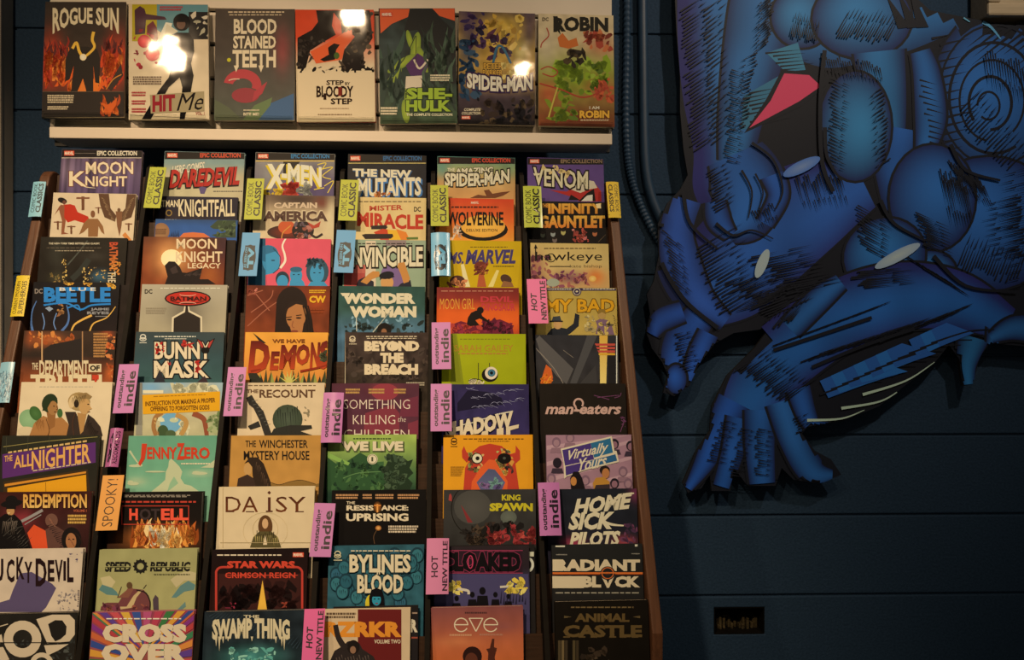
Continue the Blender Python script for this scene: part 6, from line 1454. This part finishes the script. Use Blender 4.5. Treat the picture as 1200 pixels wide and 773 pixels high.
    # fringe of rootlets under the long root
    for i in range(11):
        x = 960 + i * 13; y = 462 - i * 6
        k.p('20568c' if i % 2 else '1a3f70', x, y - 16, x + 18, y - 24, x + 70 - i * 2, y - 18 + (i % 4) * 3, x + 10, y + 4)
        k.l(ink, 2.4, x, y, x + 44, y - 14, x + 74, y - 16, taper=.6)
    for q in ((985, 478, 1030, 470, 1056, 455), (1010, 462, 1060, 446, 1094, 424), (945, 492, 985, 490, 1012, 480)): k.l('9aa48a', 3.4, *q, taper=.8)
    # ink strokes of the comic drawing
    for q in ((800, 10, 812, 180, 22, 22, -14), (826, 10, 836, 170, 16, 16, -12), (856, 80, 850, 190, 13, 14, 4), (888, 60, 872, 150, 10, -14, 6), (830, 200, 838, 250, 8, 18, -10), (880, 250, 905, 238, 5, 6, 14)): HT(*q)
    for q in ((815, 290, 850, 370, 12, 34, -20), (850, 330, 900, 372, 10, 40, -16), (880, 300, 925, 345, 10, 46, -10), (900, 355, 935, 330, 9, -30, 8), (778, 270, 790, 335, 9, 16, 12), (930, 210, 985, 205, 8, 8, 26)): HT(*q, 3.2)
    for q in ((975, 90, 970, 195, 14, 14, 6), (1034, 100, 1040, 190, 10, -12, 8), (978, 40, 1040, 48, 12, 12, -22), (960, 66, 1030, 78, 14, 4, 16), (1005, 240, 1010, 290, 8, 26, 14), (1000, 318, 1010, 338, 6, 44, -4), (1060, 300, 1110, 330, 10, 20, 14), (1120, 310, 1190, 330, 12, 10, -26), (1190, 230, 1200, 300, 10, -30, 6), (1110, 190, 1150, 215, 10, 12, 26)): HT(*q)
    for q in ((905, 405, 1020, 362, 20, 20, -8), (935, 425, 1060, 385, 22, 22, -10), (860, 430, 920, 470, 14, 26, -18), (880, 395, 930, 372, 9, 16, -20), (845, 490, 830, 540, 9, 14, 3), (868, 500, 852, 560, 10, 12, 2), (885, 500, 885, 556, 9, 14, 2), (925, 490, 955, 545, 10, 14, -6), (1030, 400, 1110, 370, 16, 24, -12), (790, 390, 800, 440, 8, 16, -4)): HT(*q, 2.8)
    k.l(ink, 3.5, 880, 168, 905, 188, 916, 222, 908, 245, taper=.5); k.l(ink, 4, 838, 262, 858, 276, 880, 270, 905, 280, taper=.7); k.l(ink, 3, 868, 200, 880, 225, 876, 256, taper=.6); k.l(ink, 2.4, 884, 204, 893, 225, 888, 246, taper=.6); k.l(ink, 5, 775, 262, 772, 300, 800, 350, 840, 384)
    k.l(ink, 5, 965, 60, 960, 120, 962, 190, 975, 225); k.l(ink, 4, 905, 410, 960, 392, 1020, 372); k.l(ink, 4, 950, 430, 1010, 405, 1070, 385)
    k.e('b4bcb4', 892, 309, 6, 18, 22, core='c8ccc0'); k.e('8e98a0', 1050, 300, 30, 6.5, -28, core='b4b8ac'); k.e('4a6aa0', 938, 196, 24, 7, -26, core='8496b8')
    for q in ((965, 150, 968, 185, 984, 212), (1030, 235, 1046, 262, 1082, 282), (1092, 300, 1130, 335, 1190, 342), (1112, 170, 1130, 200, 1170, 212), (800, 225, 808, 262, 840, 292)): k.l(ink, 5, *q, taper=.5)
    HT(1100, 205, 1130, 215, 8, 8, 40); HT(1075, 250, 1085, 290, 9, 24, 10); HT(1220, 190, 1230, 330, 14, -40, 10); HT(905, -10, 900, 50, 10, -14, 12); HT(925, 40, 955, 52, 8, 4, -20); HT(1150, 60, 1230, 90, 14, 4, 30); HT(1120, 130, 1180, 200, 12, 20, -20)
    root = empty('cutout_sign', mat4(RW, org + RW @ np.array((W / 2, OFFW, -H))))
    tag(root, 'large blue comic-style cutout board with black ink shading, standing off the wall beside the rack', 'wall cutout')
    # print and foam board share one sheet
    loc2 = [(q[0] - u0 - W / 2, q[2] - z0) for q in pts]
    Mx = mat4(RW, WALL_P + RW @ np.array((u0 + W / 2, -OFFW, z0)))
    # keep the print inside the board's edge: drop faces that stray past the outline
    poly = np.array(loc2)
    def ins(x, z):
        c = False; n = len(poly); j = n - 1
        for i in range(n):
            if (poly[i][1] > z) != (poly[j][1] > z) and x < (poly[j][0] - poly[i][0]) * (z - poly[i][1]) / (poly[j][1] - poly[i][1]) + poly[i][0]: c = not c
            j = i
        return c
    flag = [ins(v[0], v[2]) for v in art.v]
    nf = len(outline) - 2
    keep = art.f[:nf] + [f for f in art.f[nf:] if all(flag[i] for i in f)]
    part = link_mesh('printed_face', art.v, keep, [M_BOARD], root, art.c, matrix=Mx)
    tri = tessellate_polygon([[Vector((a, b, 0)) for a, b in loc2]])
    n = len(loc2); V = [(a, 0.0002, b) for a, b in loc2] + [(a, TH, b) for a, b in loc2]
    Fc = [tuple(t) for t in tri] + [tuple(i + n for i in t)[::-1] for t in tri] + [(i, (i + 1) % n, n + (i + 1) % n, n + i) for i in range(n)]
    link_mesh('foam_board', V, Fc, [M_GROOVE], root, matrix=Mx)
    for x, y in ((850, 60), (1000, 160), (860, 330), (1010, 370), (1150, 280)):
        a = loc(RW, WALL_P, hit(x, y, p0, WALL_N)); mb = MB(); mb.box(a[0] - .02, -OFFW + TH + .0005, a[2] - .02, a[0] + .02, -.0005, a[2] + .02)
        mb.build('spacer_block', M_BLACK, root, matrix=mat4(RW, WALL_P))
cutout()
